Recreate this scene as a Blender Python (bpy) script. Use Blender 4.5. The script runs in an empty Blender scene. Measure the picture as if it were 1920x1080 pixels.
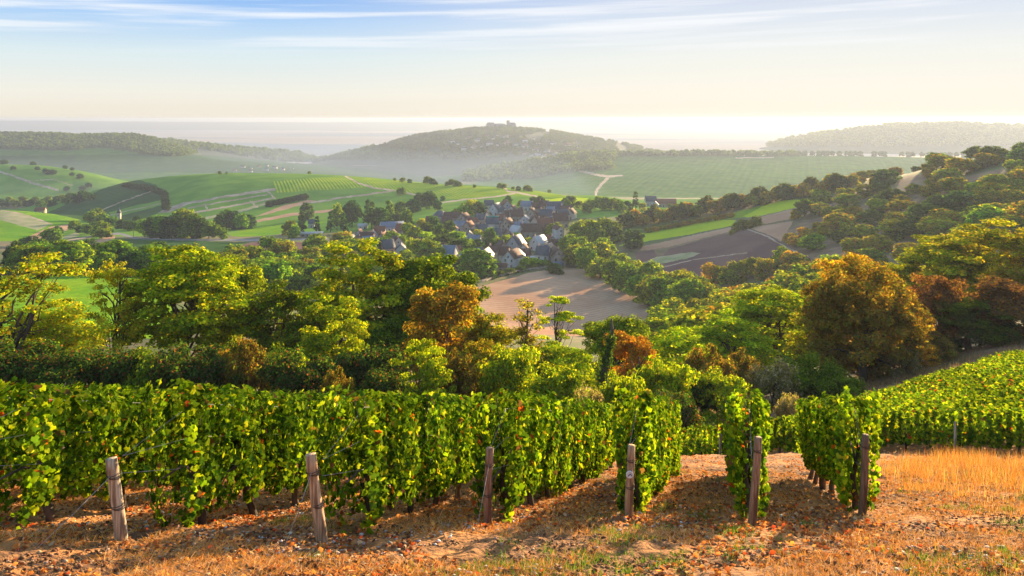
import bpy, math, random
import numpy as np
C = bpy.context.scene
COL = C.collection
R = math.radians
F = 1493.0                      # focal length in photo pixels
HZ = 222.0                      # eye-level line in the photo

# ------------------------------------------------------------------ camera
cd = bpy.data.cameras.new('camera'); cam = bpy.data.objects.new('camera', cd); COL.objects.link(cam)
cd.sensor_width = 36.0; cd.lens = 36.0 * F / 1920.0
cd.shift_y = -(540 - HZ) / 1920.0
cd.clip_start = 0.1; cd.clip_end = 200000.0
cam.location = (0, 0, 0); cam.rotation_euler = (R(90), 0, 0)
C.camera = cam
C.view_settings.view_transform = 'Standard'; C.view_settings.look = 'None'
C.view_settings.gamma = 1.0; C.view_settings.use_curve_mapping = False
C.view_settings.exposure = 1.68
C.cycles.max_bounces = 6; C.cycles.diffuse_bounces = 4; C.cycles.glossy_bounces = 2
C.cycles.transmission_bounces = 4; C.cycles.volume_bounces = 0; C.cycles.transparent_max_bounces = 8
C.cycles.sample_clamp_indirect = 4.0
C.cycles.use_denoising = True

# ------------------------------------------------------------------ sky and sun
SUN_AZ = 34.0      # degrees right of the view axis (+Y)
SUN_EL = 9.0
w = bpy.data.worlds.new('World'); C.world = w; w.use_nodes = True
wn = w.node_tree.nodes; wl = w.node_tree.links; wn.clear()
def N(nt, t, **k):
    n = nt.nodes.new(t)
    for a, b in k.items(): setattr(n, a, b)
    return n
nt = w.node_tree
sky = N(nt, 'ShaderNodeTexSky', sky_type='NISHITA'); sky.sun_disc = False
sky.sun_elevation = R(SUN_EL); sky.sun_rotation = R(SUN_AZ); sky.air_density = 1.0; sky.dust_density = 1.6; sky.ozone_density = 1.5
tc = N(nt, 'ShaderNodeTexCoord'); sep = N(nt, 'ShaderNodeSeparateXYZ'); wl.new(tc.outputs['Generated'], sep.inputs[0])
ramp = N(nt, 'ShaderNodeValToRGB'); e = ramp.color_ramp.elements
e[0].position = 0.0; e[0].color = (.80, .72, .60, 1)
e[1].position = 1.0; e[1].color = (.10, .24, .60, 1)
for p, c in ((.16, (.82, .80, .71, 1)), (.40, (.66, .77, .80, 1)), (.62, (.40, .60, .86, 1)), (.78, (.24, .45, .83, 1))):
    q = e.new(p); q.color = c
mr = N(nt, 'ShaderNodeMapRange'); mr.inputs['From Min'].default_value = 0; mr.inputs['From Max'].default_value = 0.19
wl.new(sep.outputs['Z'], mr.inputs['Value']); wl.new(mr.outputs[0], ramp.inputs[0])
# warm brightening of the air towards the low sun
vm = N(nt, 'ShaderNodeVectorMath', operation='DOT_PRODUCT'); wl.new(tc.outputs['Generated'], vm.inputs[0])
sa, ea = R(SUN_AZ), R(4)
vm.inputs[1].default_value = (math.sin(sa) * math.cos(ea), math.cos(sa) * math.cos(ea), math.sin(ea))
glow = N(nt, 'ShaderNodeMapRange', interpolation_type='SMOOTHSTEP'); glow.inputs['From Min'].default_value = .60; glow.inputs['From Max'].default_value = 1.0
wl.new(vm.outputs['Value'], glow.inputs['Value'])
gm = N(nt, 'ShaderNodeMath', operation='MULTIPLY'); gm.inputs[1].default_value = .50; wl.new(glow.outputs[0], gm.inputs[0])
mixg = N(nt, 'ShaderNodeMix', data_type='RGBA'); wl.new(gm.outputs[0], mixg.inputs[0]); wl.new(ramp.outputs[0], mixg.inputs[6]); mixg.inputs[7].default_value = (1.0, .90, .76, 1)
# cirrus streaks
cmb = N(nt, 'ShaderNodeCombineXYZ')
def M(op, a, b=None):
    n = N(nt, 'ShaderNodeMath', operation=op)
    for i, v in enumerate((a, b)):
        if v is None: continue
        if isinstance(v, (int, float)): n.inputs[i].default_value = v
        else: wl.new(v, n.inputs[i])
    return n.outputs[0]
az = M('DIVIDE', sep.outputs['X'], M('MAXIMUM', sep.outputs['Y'], .05))
el = M('ADD', sep.outputs['Z'], M('MULTIPLY', az, -.022))
wl.new(M('MULTIPLY', az, 3.0), cmb.inputs[0]); wl.new(M('MULTIPLY', el, 95.0), cmb.inputs[1])
nz = N(nt, 'ShaderNodeTexNoise'); nz.inputs['Scale'].default_value = .75; nz.inputs['Detail'].default_value = 7; nz.inputs['Roughness'].default_value = .55; nz.inputs['Distortion'].default_value = .25
wl.new(cmb.outputs[0], nz.inputs['Vector'])
cr = N(nt, 'ShaderNodeMapRange', interpolation_type='SMOOTHSTEP'); cr.inputs['From Min'].default_value = .44; cr.inputs['From Max'].default_value = .68; wl.new(nz.outputs['Fac'], cr.inputs['Value'])
band = N(nt, 'ShaderNodeMapRange', interpolation_type='SMOOTHSTEP'); band.inputs['From Min'].default_value = .06; band.inputs['From Max'].default_value = .11; wl.new(sep.outputs['Z'], band.inputs['Value'])
cf = M('MULTIPLY', M('MULTIPLY', cr.outputs[0], band.outputs[0]), .75)
mixc = N(nt, 'ShaderNodeMix', data_type='RGBA'); wl.new(cf, mixc.inputs[0]); wl.new(mixg.outputs[2], mixc.inputs[6]); mixc.inputs[7].default_value = (.90, .91, .92, 1)
low = N(nt, 'ShaderNodeBackground'); wl.new(mixc.outputs[2], low.inputs[0]); low.inputs[1].default_value = .345
high = N(nt, 'ShaderNodeBackground'); wl.new(sky.outputs[0], high.inputs[0]); high.inputs[1].default_value = .15
hm = N(nt, 'ShaderNodeMapRange', interpolation_type='SMOOTHSTEP'); hm.inputs['From Min'].default_value = .19; hm.inputs['From Max'].default_value = .40; wl.new(sep.outputs['Z'], hm.inputs['Value'])
ms = N(nt, 'ShaderNodeMixShader'); wl.new(hm.outputs[0], ms.inputs[0]); wl.new(low.outputs[0], ms.inputs[1]); wl.new(high.outputs[0], ms.inputs[2])
wo = N(nt, 'ShaderNodeOutputWorld'); wl.new(ms.outputs[0], wo.inputs[0])

sl = bpy.data.lights.new('sun', 'SUN'); sl.energy = 5.0; sl.angle = R(.6); sl.color = (1.0, .72, .40)
so = bpy.data.objects.new('sun', sl); COL.objects.link(so)
so.rotation_euler = (R(90 - SUN_EL), 0, R(180 - SUN_AZ))   # light comes from azimuth SUN_AZ right of +Y

# ------------------------------------------------------------------ helpers
rng = np.random.default_rng(11)
random.seed(5)
def tag(o, label=None, cat=None, group=None, kind=None):
    if label: o['label'] = label
    if cat: o['category'] = cat
    if group: o['group'] = group
    if kind: o['kind'] = kind
    return o
def mesh_np(name, v, faces, mats, col=None, mi=None, smooth=False):
    """v (N,3); faces: list of int arrays (M,k); mats list; mi list of material index per face array"""
    me = bpy.data.meshes.new(name)
    v = np.asarray(v, np.float32)
    faces = [np.asarray(f, np.int32) for f in faces]
    nf = sum(len(f) for f in faces); nl = sum(f.size for f in faces)
    me.vertices.add(len(v)); me.vertices.foreach_set('co', v.ravel())
    me.loops.add(nl); me.polygons.add(nf)
    me.loops.foreach_set('vertex_index', np.concatenate([f.ravel() for f in faces]))
    tot = np.concatenate([np.full(len(f), f.shape[1], np.int32) for f in faces])
    st = np.zeros(nf, np.int32); st[1:] = np.cumsum(tot)[:-1]
    me.polygons.foreach_set('loop_start', st)
    try: me.polygons.foreach_set('loop_total', tot)
    except Exception: pass
    if mi is not None:
        me.polygons.foreach_set('material_index', np.concatenate([np.full(len(f), m, np.int32) if np.isscalar(m) else np.asarray(m, np.int32) for f, m in zip(faces, mi)]))
    if smooth: me.polygons.foreach_set('use_smooth', np.ones(nf, bool))
    for m in mats: me.materials.append(m)
    if col is not None:
        a = me.color_attributes.new('Col', 'FLOAT_COLOR', 'POINT')
        cc = np.ones((len(v), 4), np.float32); cc[:, :3] = col
        a.data.foreach_set('color', cc.ravel())
    me.update(calc_edges=True); me.validate(verbose=False)
    return me
def obj(name, me, parent=None, loc=None):
    o = bpy.data.objects.new(name, me); COL.objects.link(o)
    if parent: o.parent = parent
    if loc is not None: o.location = loc
    return o
def empty(name, loc=(0, 0, 0), rz=0.0):
    o = bpy.data.objects.new(name, None); COL.objects.link(o); o.location = loc; o.rotation_euler = (0, 0, rz)
    o.empty_display_size = .2
    return o
def copy_tree(o, parent=None):
    c = o.copy(); COL.objects.link(c)
    if parent: c.parent = parent
    for ch in KIDS.get(o.name, []):
        d = copy_tree(ch, c)
    KIDS[c.name] = [x for x in []]
    return c
KIDS = {}
def kid(name, me, parent):
    o = obj(name, me, parent); KIDS.setdefault(parent.name, []).append(o); return o
class Bag:
    """collects vertices/faces of several shapes that make ONE mesh"""
    def __init__(s): s.v = []; s.q = []; s.t = []; s.n = 0; s.c = []
    def add(s, v, q=None, t=None, c=(1, 1, 1)):
        v = np.asarray(v, float); s.v.append(v)
        if q is not None and len(q): s.q.append(np.asarray(q) + s.n)
        if t is not None and len(t): s.t.append(np.asarray(t) + s.n)
        cc = np.ones((len(v), 3)) * np.asarray(c); s.c.append(cc); s.n += len(v)
    def box(s, x0, x1, y0, y1, z0, z1, c=(1, 1, 1)):
        v = [(x0, y0, z0), (x1, y0, z0), (x1, y1, z0), (x0, y1, z0), (x0, y0, z1), (x1, y0, z1), (x1, y1, z1), (x0, y1, z1)]
        s.add(v, [(0, 3, 2, 1), (4, 5, 6, 7), (0, 1, 5, 4), (1, 2, 6, 5), (2, 3, 7, 6), (3, 0, 4, 7)], c=c)
    def tube(s, pts, rad, sides=7, cap=True, c=(1, 1, 1), jit=0.0):
        pts = np.asarray(pts, float); n = len(pts)
        d = np.gradient(pts, axis=0); d /= np.linalg.norm(d, axis=1)[:, None] + 1e-9
        ref = np.where(np.abs(d[:, 2:3]) < .9, np.array([[0, 0, 1.]]), np.array([[1., 0, 0]]))
        a = np.cross(d, ref); a /= np.linalg.norm(a, axis=1)[:, None]; b = np.cross(d, a)
        th = np.linspace(0, 2 * np.pi, sides, endpoint=False)
        rad = np.ones(n) * np.asarray(rad)
        rr = rad[:, None] * (1 + jit * rng.uniform(-1, 1, (n, sides)))
        ring = pts[:, None] + rr[..., None] * (np.cos(th)[None, :, None] * a[:, None] + np.sin(th)[None, :, None] * b[:, None])
        v = ring.reshape(-1, 3); q = []
        i = np.arange(n - 1)[:, None] * sides; j = np.arange(sides)[None]; k = (j + 1) % sides
        q = np.stack([i + j, i + k, i + sides + k, i + sides + j], -1).reshape(-1, 4)
        t = []
        if cap:
            v = np.vstack([v, pts[-1], pts[0]]); m = n * sides
            t = [((n - 1) * sides + x, (n - 1) * sides + (x + 1) % sides, m) for x in range(sides)] + [((x + 1) % sides, x, m + 1) for x in range(sides)]
        s.add(v, q, t, c=c)
    def mesh(s, name, mats, smooth=False, col=True):
        v = np.vstack(s.v); f = []
        if s.q: f.append(np.vstack(s.q))
        if s.t: f.append(np.vstack(s.t))
        return mesh_np(name, v, f, mats, col=np.vstack(s.c) if col else None, smooth=smooth)

# ------------------------------------------------------------------ smooth noise in numpy
_tab = rng.random((256, 256))
def vnoise(x, y):
    x = np.asarray(x, float); y = np.asarray(y, float)
    xi = np.floor(x).astype(int); yi = np.floor(y).astype(int); fx = x - xi; fy = y - yi
    fx = fx * fx * (3 - 2 * fx); fy = fy * fy * (3 - 2 * fy)
    a = _tab[xi & 255, yi & 255]; b = _tab[(xi + 1) & 255, yi & 255]; c = _tab[xi & 255, (yi + 1) & 255]; d = _tab[(xi + 1) & 255, (yi + 1) & 255]
    return (a * (1 - fx) + b * fx) * (1 - fy) + (c * (1 - fx) + d * fx) * fy - .5
def fbm(x, y, o=4):
    r = 0; a = 1.
    for i in range(o): r = r + a * vnoise(x * 2 ** i + 17 * i, y * 2 ** i + 31 * i); a *= .5
    return r

# ------------------------------------------------------------------ the lie of the land
def pchip(xs, ys, xq):
    xs = np.asarray(xs, float); ys = np.asarray(ys, float); xq = np.clip(xq, xs[0], xs[-1])
    h = np.diff(xs); sh = h if ys.ndim == 1 else h[:, None]
    d = np.diff(ys, axis=0) / sh
    m = np.zeros_like(ys)
    if len(xs) > 2:
        w1 = 2 * h[1:] + h[:-1]; w2 = h[1:] + 2 * h[:-1]
        if ys.ndim > 1: w1 = w1[:, None]; w2 = w2[:, None]
        d0, d1 = d[:-1], d[1:]; ok = d0 * d1 > 0
        with np.errstate(all='ignore'):
            mm = (w1 + w2) / (w1 / np.where(ok, d0, 1) + w2 / np.where(ok, d1, 1))
        m[1:-1] = np.where(ok, mm, 0)
    m[0] = d[0]; m[-1] = d[-1]
    k = np.clip(np.searchsorted(xs, xq, side='right') - 1, 0, len(xs) - 2)
    t = (xq - xs[k]) / h[k]; hh = h[k]
    if ys.ndim > 1: t = t[:, None]; hh = hh[:, None]
    return (2 * t**3 - 3 * t**2 + 1) * ys[k] + (t**3 - 2 * t**2 + t) * hh * m[k] + (-2 * t**3 + 3 * t**2) * ys[k + 1] + (t**3 - t**2) * hh * m[k + 1]
KX = [0, 200, 400, 600, 800, 960, 1100, 1260, 1400, 1600, 1760, 1920]
ST = {
 24: [848, 850, 852, 855, 857, 857, 857, 860, 858, 857, 854, 850],
 35: [832, 834, 838, 842, 848, 855, 862, 868, 858, 826, 798, 768],
 45: [806, 808, 812, 815, 820, 832, 842, 848, 828, 788, 755, 725],
 60: [785, 785, 787, 790, 795, 800, 800, 798, 780, 748, 718, 690],
 80: [755, 755, 755, 758, 762, 768, 770, 765, 745, 712, 675, 645],
 110: [710, 710, 712, 716, 725, 730, 732, 730, 715, 680, 640, 610],
 160: [640, 645, 650, 660, 670, 680, 688, 690, 670, 630, 600, 570],
 220: [570, 580, 600, 610, 625, 640, 645, 640, 620, 575, 540, 500],
 300: [520, 522, 545, 560, 590, 612, 618, 590, 565, 510, 470, 420],
 360: [512, 510, 518, 530, 545, 555, 560, 545, 515, 460, 405, 370],
 430: [492, 490, 490, 492, 500, 503, 508, 500, 460, 405, 350, 310],
 520: [465, 465, 463, 463, 465, 465, 462, 445, 408, 358, 312, 293],
 600: [452, 450, 447, 445, 440, 432, 425, 405, 377, 337, 322, 318],
 700: [432, 435, 430, 425, 405, 392, 390, 395, 385, 352, 345, 345],
 850: [394, 408, 392, 388, 378, 366, 366, 385, 385, 370, 365, 365],
 1000: [412, 390, 342, 338, 344, 352, 372, 385, 380, 375, 370, 370],
 1100: [405, 352, 326, 326, 342, 358, 374, 385, 380, 375, 370, 370],
 1300: [368, 373, 350, 352, 360, 368, 373, 378, 375, 372, 370, 370],
 1500: [308, 340, 350, 352, 356, 361, 367, 371, 370, 370, 368, 368],
 1800: [335, 335, 336, 338, 345, 350, 343, 338, 337, 337, 337, 337],
 2100: [315, 315, 318, 325, 340, 335, 316, 312, 312, 314, 316, 316],
 2400: [275, 280, 300, 318, 333, 315, 293, 291, 292, 293, 295, 295],
 2700: [254, 257, 292, 308, 318, 298, 292, 292, 293, 294, 296, 296],
 3000: [262, 265, 284, 302, 283, 262, 272, 291, 292, 293, 294, 294],
 3400: [268, 262, 276, 291, 252, 240, 258, 288, 289, 287, 288, 288],
 4200: [285, 285, 285, 287, 284, 284, 284, 285, 278, 245, 235, 240],
 5000: [277]*9 + [274, 268, 270],
 8000: [257]*12, 10500: [247]*12,
 12500: [226, 227, 228, 229, 228, 226, 225, 227, 227, 227, 227, 227],
 13500: [236]*12, 32000: [231]*12,
}
EXTRA = {   # finer crest lines where the skyline needs them
 2700: [(-400, 258), (0, 254), (80, 254), (150, 257), (240, 256), (290, 264), (340, 280), (400, 296), (500, 304), (600, 309), (760, 316), (870, 312), (960, 298), (1100, 292), (1260, 291), (1600, 294), (1920, 296), (2400, 296)],
 3000: [(-400, 270), (0, 265), (200, 266), (400, 284), (560, 304), (640, 298), (700, 291), (760, 280), (850, 266), (940, 258), (1020, 262), (1100, 272), (1180, 283), (1260, 291), (1920, 294), (2400, 294)],
 3400: [(-400, 270), (0, 268), (200, 260), (300, 265), (400, 276), (500, 284), (560, 290), (600, 301), (650, 290), (700, 278), (740, 266), (780, 255), (850, 246), (905, 241), (968, 241), (1020, 245), (1100, 258), (1180, 272), (1240, 286), (1300, 292), (1920, 290), (2400, 290)],
 4200: [(-400, 285), (1100, 285), (1250, 288), (1340, 286), (1420, 278), (1500, 260), (1600, 246), (1700, 237), (1800, 235), (1860, 238), (1920, 241), (2100, 262), (2400, 280)],
 1500: [(-400, 300), (0, 308), (70, 310), (150, 320), (230, 338), (300, 348), (400, 350), (600, 352), (960, 361), (1260, 371), (1920, 368), (2400, 368)],
 1100: [(-400, 402), (0, 405), (100, 385), (150, 366), (200, 351), (260, 337), (350, 328), (440, 324), (540, 325), (640, 329), (800, 343), (960, 358), (1100, 374), (1920, 370), (2400, 370)],
}
PXT = np.arange(-400, 2404, 8.0); _ks = sorted(ST); LYT = np.linspace(math.log(24), math.log(32000), 1400)
_rows = []
for k in _ks:
    if k in EXTRA: a = EXTRA[k]; xs = [p[0] for p in a]; ys = [p[1] for p in a]
    else: xs = [-400] + KX + [2400]; v = ST[k]; ys = [v[0]] + list(v) + [v[-1]]
    _rows.append(pchip(xs, ys, PXT))
PYT = pchip(np.log(_ks), np.array(_rows), LYT)      # (1400, len(PXT))
def Hfar(x, y):
    px = np.clip(960 + F * x / y, -400, 2399.9); ly = np.clip(np.log(y), LYT[0], LYT[-1] - 1e-9)
    u = (px + 400) / 8.0; v = (ly - LYT[0]) / (LYT[1] - LYT[0])
    ui = np.clip(u.astype(int), 0, len(PXT) - 2); vi = np.clip(v.astype(int), 0, len(LYT) - 2); fu = u - ui; fv = v - vi
    p = (PYT[vi, ui] * (1 - fu) + PYT[vi, ui + 1] * fu) * (1 - fv) + (PYT[vi + 1, ui] * (1 - fu) + PYT[vi + 1, ui + 1] * fu) * fv
    return -(p - HZ) / F * y
def Hnear(x, y):
    xl = np.minimum(x, 0)
    return -1.2 - .375 * y + .0035 * xl * xl + .02 * np.maximum(-y, 0) 
def H(x, y):
    x = np.asarray(x, float); y = np.asarray(y, float)
    t = np.clip((y - 20) / 14.0, 0, 1); t = t * t * (3 - 2 * t)
    yy = np.maximum(y, 24.01)
    return np.where(t <= 0, Hnear(x, y), Hnear(x, y) * (1 - t) + Hfar(x * yy / np.maximum(y, 1e-3), yy) * np.where(y < 24.01, y / yy, 1) * t)
def h1(x, y): return float(H(np.array([x]), np.array([y]))[0])
def G(px, Y):
    x = (px - 960) / F * Y; return (x, Y, h1(x, Y))
def findY(px, py, Y0, Y1):
    Ys = np.geomspace(Y0, Y1, 400); xs = (px - 960) / F * Ys; p = HZ - H(xs, Ys) / Ys * F
    d = p - py; k = np.where(d[:-1] * d[1:] <= 0)[0]
    if len(k): return float(Ys[k[0]])
    return float(Ys[np.argmin(np.abs(d))])

# ------------------------------------------------------------------ materials
def newmat(name):
    m = bpy.data.materials.new(name); m.use_nodes = True; m.node_tree.nodes.clear(); return m, m.node_tree
def L(nt, a, b): nt.links.new(a, b)
def leaf_mat(name, trans=.45, gloss=.06, warm=(1.25, 1.1, .55)):
    m, nt = newmat(name)
    at = N(nt, 'ShaderNodeAttribute', attribute_name='Col'); oi = N(nt, 'ShaderNodeObjectInfo')
    mx = N(nt, 'ShaderNodeMix', data_type='RGBA', blend_type='MULTIPLY'); mx.inputs[0].default_value = 1
    L(nt, at.outputs['Color'], mx.inputs[6]); L(nt, oi.outputs['Color'], mx.inputs[7])
    d = N(nt, 'ShaderNodeBsdfDiffuse'); L(nt, mx.outputs[2], d.inputs[0])
    mt = N(nt, 'ShaderNodeMix', data_type='RGBA', blend_type='MULTIPLY'); mt.inputs[0].default_value = 1; mt.inputs[7].default_value = (*[q * 1.35 for q in warm], 1)
    L(nt, mx.outputs[2], mt.inputs[6])
    t = N(nt, 'ShaderNodeBsdfTranslucent'); L(nt, mt.outputs[2], t.inputs[0])
    a = N(nt, 'ShaderNodeMixShader'); a.inputs[0].default_value = trans; L(nt, d.outputs[0], a.inputs[1]); L(nt, t.outputs[0], a.inputs[2])
    b = a
    o = N(nt, 'ShaderNodeOutputMaterial'); L(nt, b.outputs[0], o.inputs[0]); return m
def noise_mat(name, c1, c2, scale, c3=None, scale3=.2, rough=.9, bump=0., bscale=None, detail=5, lo=.35, hi=.65, coord='Object', stretch=None, usecol=False):
    m, nt = newmat(name); t = N(nt, 'ShaderNodeTexCoord'); vec = t.outputs[coord]
    if stretch:
        mp = N(nt, 'ShaderNodeMapping'); mp.inputs['Scale'].default_value = stretch; L(nt, vec, mp.inputs[0]); vec = mp.outputs[0]
    n = N(nt, 'ShaderNodeTexNoise'); n.inputs['Scale'].default_value = scale; n.inputs['Detail'].default_value = detail; L(nt, vec, n.inputs['Vector'])
    r = N(nt, 'ShaderNodeMapRange', interpolation_type='SMOOTHSTEP'); r.inputs['From Min'].default_value = lo; r.inputs['From Max'].default_value = hi; L(nt, n.outputs['Fac'], r.inputs['Value'])
    mx = N(nt, 'ShaderNodeMix', data_type='RGBA'); L(nt, r.outputs[0], mx.inputs[0]); mx.inputs[6].default_value = (*c1, 1); mx.inputs[7].default_value = (*c2, 1)
    out = mx.outputs[2]
    if c3:
        n2 = N(nt, 'ShaderNodeTexNoise'); n2.inputs['Scale'].default_value = scale3; n2.inputs['Detail'].default_value = 4; L(nt, vec, n2.inputs['Vector'])
        r2 = N(nt, 'ShaderNodeMapRange', interpolation_type='SMOOTHSTEP'); r2.inputs['From Min'].default_value = .45; r2.inputs['From Max'].default_value = .62; L(nt, n2.outputs['Fac'], r2.inputs['Value'])
        m2 = N(nt, 'ShaderNodeMix', data_type='RGBA'); L(nt, r2.outputs[0], m2.inputs[0]); L(nt, out, m2.inputs[6]); m2.inputs[7].default_value = (*c3, 1); out = m2.outputs[2]
    if usecol:
        at = N(nt, 'ShaderNodeAttribute', attribute_name='Col'); m3 = N(nt, 'ShaderNodeMix', data_type='RGBA', blend_type='MULTIPLY'); m3.inputs[0].default_value = 1
        L(nt, out, m3.inputs[6]); L(nt, at.outputs['Color'], m3.inputs[7]); out = m3.outputs[2]
    p = N(nt, 'ShaderNodeBsdfPrincipled'); p.inputs['Roughness'].default_value = rough; p.inputs['Specular IOR Level'].default_value = .25; L(nt, out, p.inputs['Base Color'])
    if bump:
        b = N(nt, 'ShaderNodeBump'); b.inputs['Strength'].default_value = 1.0; b.inputs['Distance'].default_value = bump
        nb = N(nt, 'ShaderNodeTexNoise'); nb.inputs['Scale'].default_value = bscale or scale * 3; nb.inputs['Detail'].default_value = 6; L(nt, vec, nb.inputs['Vector'])
        L(nt, nb.outputs['Fac'], b.inputs['Height']); L(nt, b.outputs[0], p.inputs['Normal'])
    o = N(nt, 'ShaderNodeOutputMaterial'); L(nt, p.outputs[0], o.inputs[0]); return m
def rows_mat(name, green, green2, soil, period, ang, depth=.5, mix=.6):
    """vine rows drawn as long bands of leaf and soil across a field"""
    m, nt = newmat(name); t = N(nt, 'ShaderNodeTexCoord')
    mp = N(nt, 'ShaderNodeMapping'); mp.inputs['Rotation'].default_value = (0, 0, R(ang)); L(nt, t.outputs['Object'], mp.inputs[0])
    wv = N(nt, 'ShaderNodeTexWave', wave_type='BANDS', bands_direction='X', wave_profile='SIN'); wv.inputs['Scale'].default_value = 2 * math.pi / (20 * period); wv.inputs['Distortion'].default_value = .6
    wv.inputs['Detail'].default_value = 3; wv.inputs['Detail Scale'].default_value = 3; L(nt, mp.outputs[0], wv.inputs['Vector'])
    n = N(nt, 'ShaderNodeTexNoise'); n.inputs['Scale'].default_value = .035; n.inputs['Detail'].default_value = 6; L(nt, t.outputs['Object'], n.inputs['Vector'])
    r = N(nt, 'ShaderNodeMapRange', interpolation_type='SMOOTHSTEP'); r.inputs['From Min'].default_value = .38; r.inputs['From Max'].default_value = .62; L(nt, n.outputs['Fac'], r.inputs['Value'])
    mx = N(nt, 'ShaderNodeMix', data_type='RGBA'); L(nt, r.outputs[0], mx.inputs[0]); mx.inputs[6].default_value = (*green, 1); mx.inputs[7].default_value = (*green2, 1)
    n3 = N(nt, 'ShaderNodeTexNoise'); n3.inputs['Scale'].default_value = .5; n3.inputs['Detail'].default_value = 5; L(nt, t.outputs['Object'], n3.inputs['Vector'])
    ml = N(nt, 'ShaderNodeMath', operation='MULTIPLY'); L(nt, wv.outputs['Fac'], ml.inputs[0]); 
    r4 = N(nt, 'ShaderNodeMapRange'); r4.inputs['From Min'].default_value = .3; r4.inputs['From Max'].default_value = .7; r4.inputs['To Min'].default_value = mix * .4; r4.inputs['To Max'].default_value = mix * 1.4; L(nt, n3.outputs['Fac'], r4.inputs['Value']); L(nt, r4.outputs[0], ml.inputs[1])
    m2 = N(nt, 'ShaderNodeMix', data_type='RGBA'); L(nt, ml.outputs[0], m2.inputs[0]); L(nt, mx.outputs[2], m2.inputs[6]); m2.inputs[7].default_value = (*soil, 1)
    b = N(nt, 'ShaderNodeBump', invert=True); b.inputs['Distance'].default_value = depth; b.inputs['Strength'].default_value = .7; L(nt, wv.outputs['Fac'], b.inputs['Height'])
    p = N(nt, 'ShaderNodeBsdfDiffuse'); L(nt, m2.outputs[2], p.inputs[0]); L(nt, b.outputs[0], p.inputs['Normal'])
    tl = N(nt, 'ShaderNodeBsdfTranslucent'); L(nt, m2.outputs[2], tl.inputs[0])
    o = N(nt, 'ShaderNodeOutputMaterial'); L(nt, p.outputs[0], o.inputs[0]); return m
M_ = {}
M_['leaf'] = leaf_mat('tree_foliage', .5, 0, (1.35, 1.2, .40)); M_['vine'] = leaf_mat('vine_foliage', .5, .08, (1.3, 1.15, .4))
M_['grass'] = leaf_mat('grass_blades', .4, .03, (1.1, 1, .8))
M_['bark'] = noise_mat('bark', (.05, .036, .028), (.13, .10, .08), 3, rough=.95, bump=.03, bscale=8, stretch=(1, 1, .25))
M_['post'] = noise_mat('weathered_post_wood', (.30, .20, .12), (.52, .40, .28), 9, c3=(.16, .10, .06), scale3=5, rough=.85, bump=.006, bscale=30, stretch=(4, 4, .35))
M_['wire'] = noise_mat('galvanised_wire', (.25, .25, .25), (.4, .4, .4), 20, rough=.4)
M_['tie'] = noise_mat('rusty_tie_wire', (.06, .04, .03), (.12, .07, .04), 40, rough=.7)
M_['white_plastic'] = noise_mat('white_plastic', (.72, .72, .74), (.8, .8, .8), 20, rough=.4)
M_['soil'] = noise_mat('litter_soil', (.13, .065, .032), (.34, .16, .06), 9, c3=(.42, .19, .06), scale3=.7, rough=1, bump=.08, bscale=11)
M_['scrub'] = noise_mat('scrub_ground', (.06, .065, .02), (.13, .10, .05), .35, c3=(.05, .07, .015), scale3=.08, bump=.15, bscale=1.2)
M_['meadow'] = noise_mat('dry_meadow', (.11, .13, .03), (.19, .14, .07), .05, c3=(.07, .11, .02), scale3=.02, bump=.2, bscale=.4)
M_['drybank'] = noise_mat('dry_bank', (.16, .09, .05), (.22, .15, .09), .5, c3=(.08, .09, .03), scale3=.12, bump=.12, bscale=1.5)
M_['stubble'] = rows_mat('stubble', (.48, .28, .17), (.58, .37, .23), (.36, .21, .14), 3.2, 62, depth=.12, mix=.55)
M_['plough'] = rows_mat('ploughed_soil', (.17, .095, .085), (.23, .135, .11), (.12, .07, .065), 2.8, -68, depth=.2, mix=.6)
M_['track'] = noise_mat('pale_track', (.30, .22, .14), (.48, .36, .26), .08, bump=.03)
M_['strip'] = noise_mat('pale_grass_strip', (.22, .26, .09), (.36, .32, .17), .1)
M_['road'] = noise_mat('road_asphalt', (.16, .16, .17), (.22, .22, .23), .5)
M_['slope'] = noise_mat('scrubby_slope', (.17, .10, .06), (.24, .16, .08), .12, c3=(.11, .10, .03), scale3=.04, bump=.2, bscale=.6)
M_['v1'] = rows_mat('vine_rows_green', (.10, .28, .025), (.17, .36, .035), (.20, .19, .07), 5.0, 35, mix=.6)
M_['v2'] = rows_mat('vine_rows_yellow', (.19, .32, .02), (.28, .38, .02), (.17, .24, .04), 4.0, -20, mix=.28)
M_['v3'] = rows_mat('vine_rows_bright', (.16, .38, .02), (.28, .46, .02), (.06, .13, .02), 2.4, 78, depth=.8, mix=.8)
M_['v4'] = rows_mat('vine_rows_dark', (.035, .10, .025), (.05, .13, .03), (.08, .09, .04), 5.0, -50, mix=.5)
M_['v5'] = rows_mat('vine_rows_vivid', (.42, .56, .015), (.52, .62, .02), (.26, .28, .03), 2.0, -65, mix=.4)
M_['far'] = rows_mat('far_green', (.05, .15, .018), (.09, .20, .025), (.10, .13, .04), 16, 20, depth=1.2, mix=.35)
M_['farwood'] = noise_mat('far_wood_floor', (.022, .045, .014), (.045, .07, .02), .02)
M_['plain'] = noise_mat('misty_plain', (.05, .09, .10), (.09, .13, .13), .0006, stretch=(.4, 1, 1))

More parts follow.
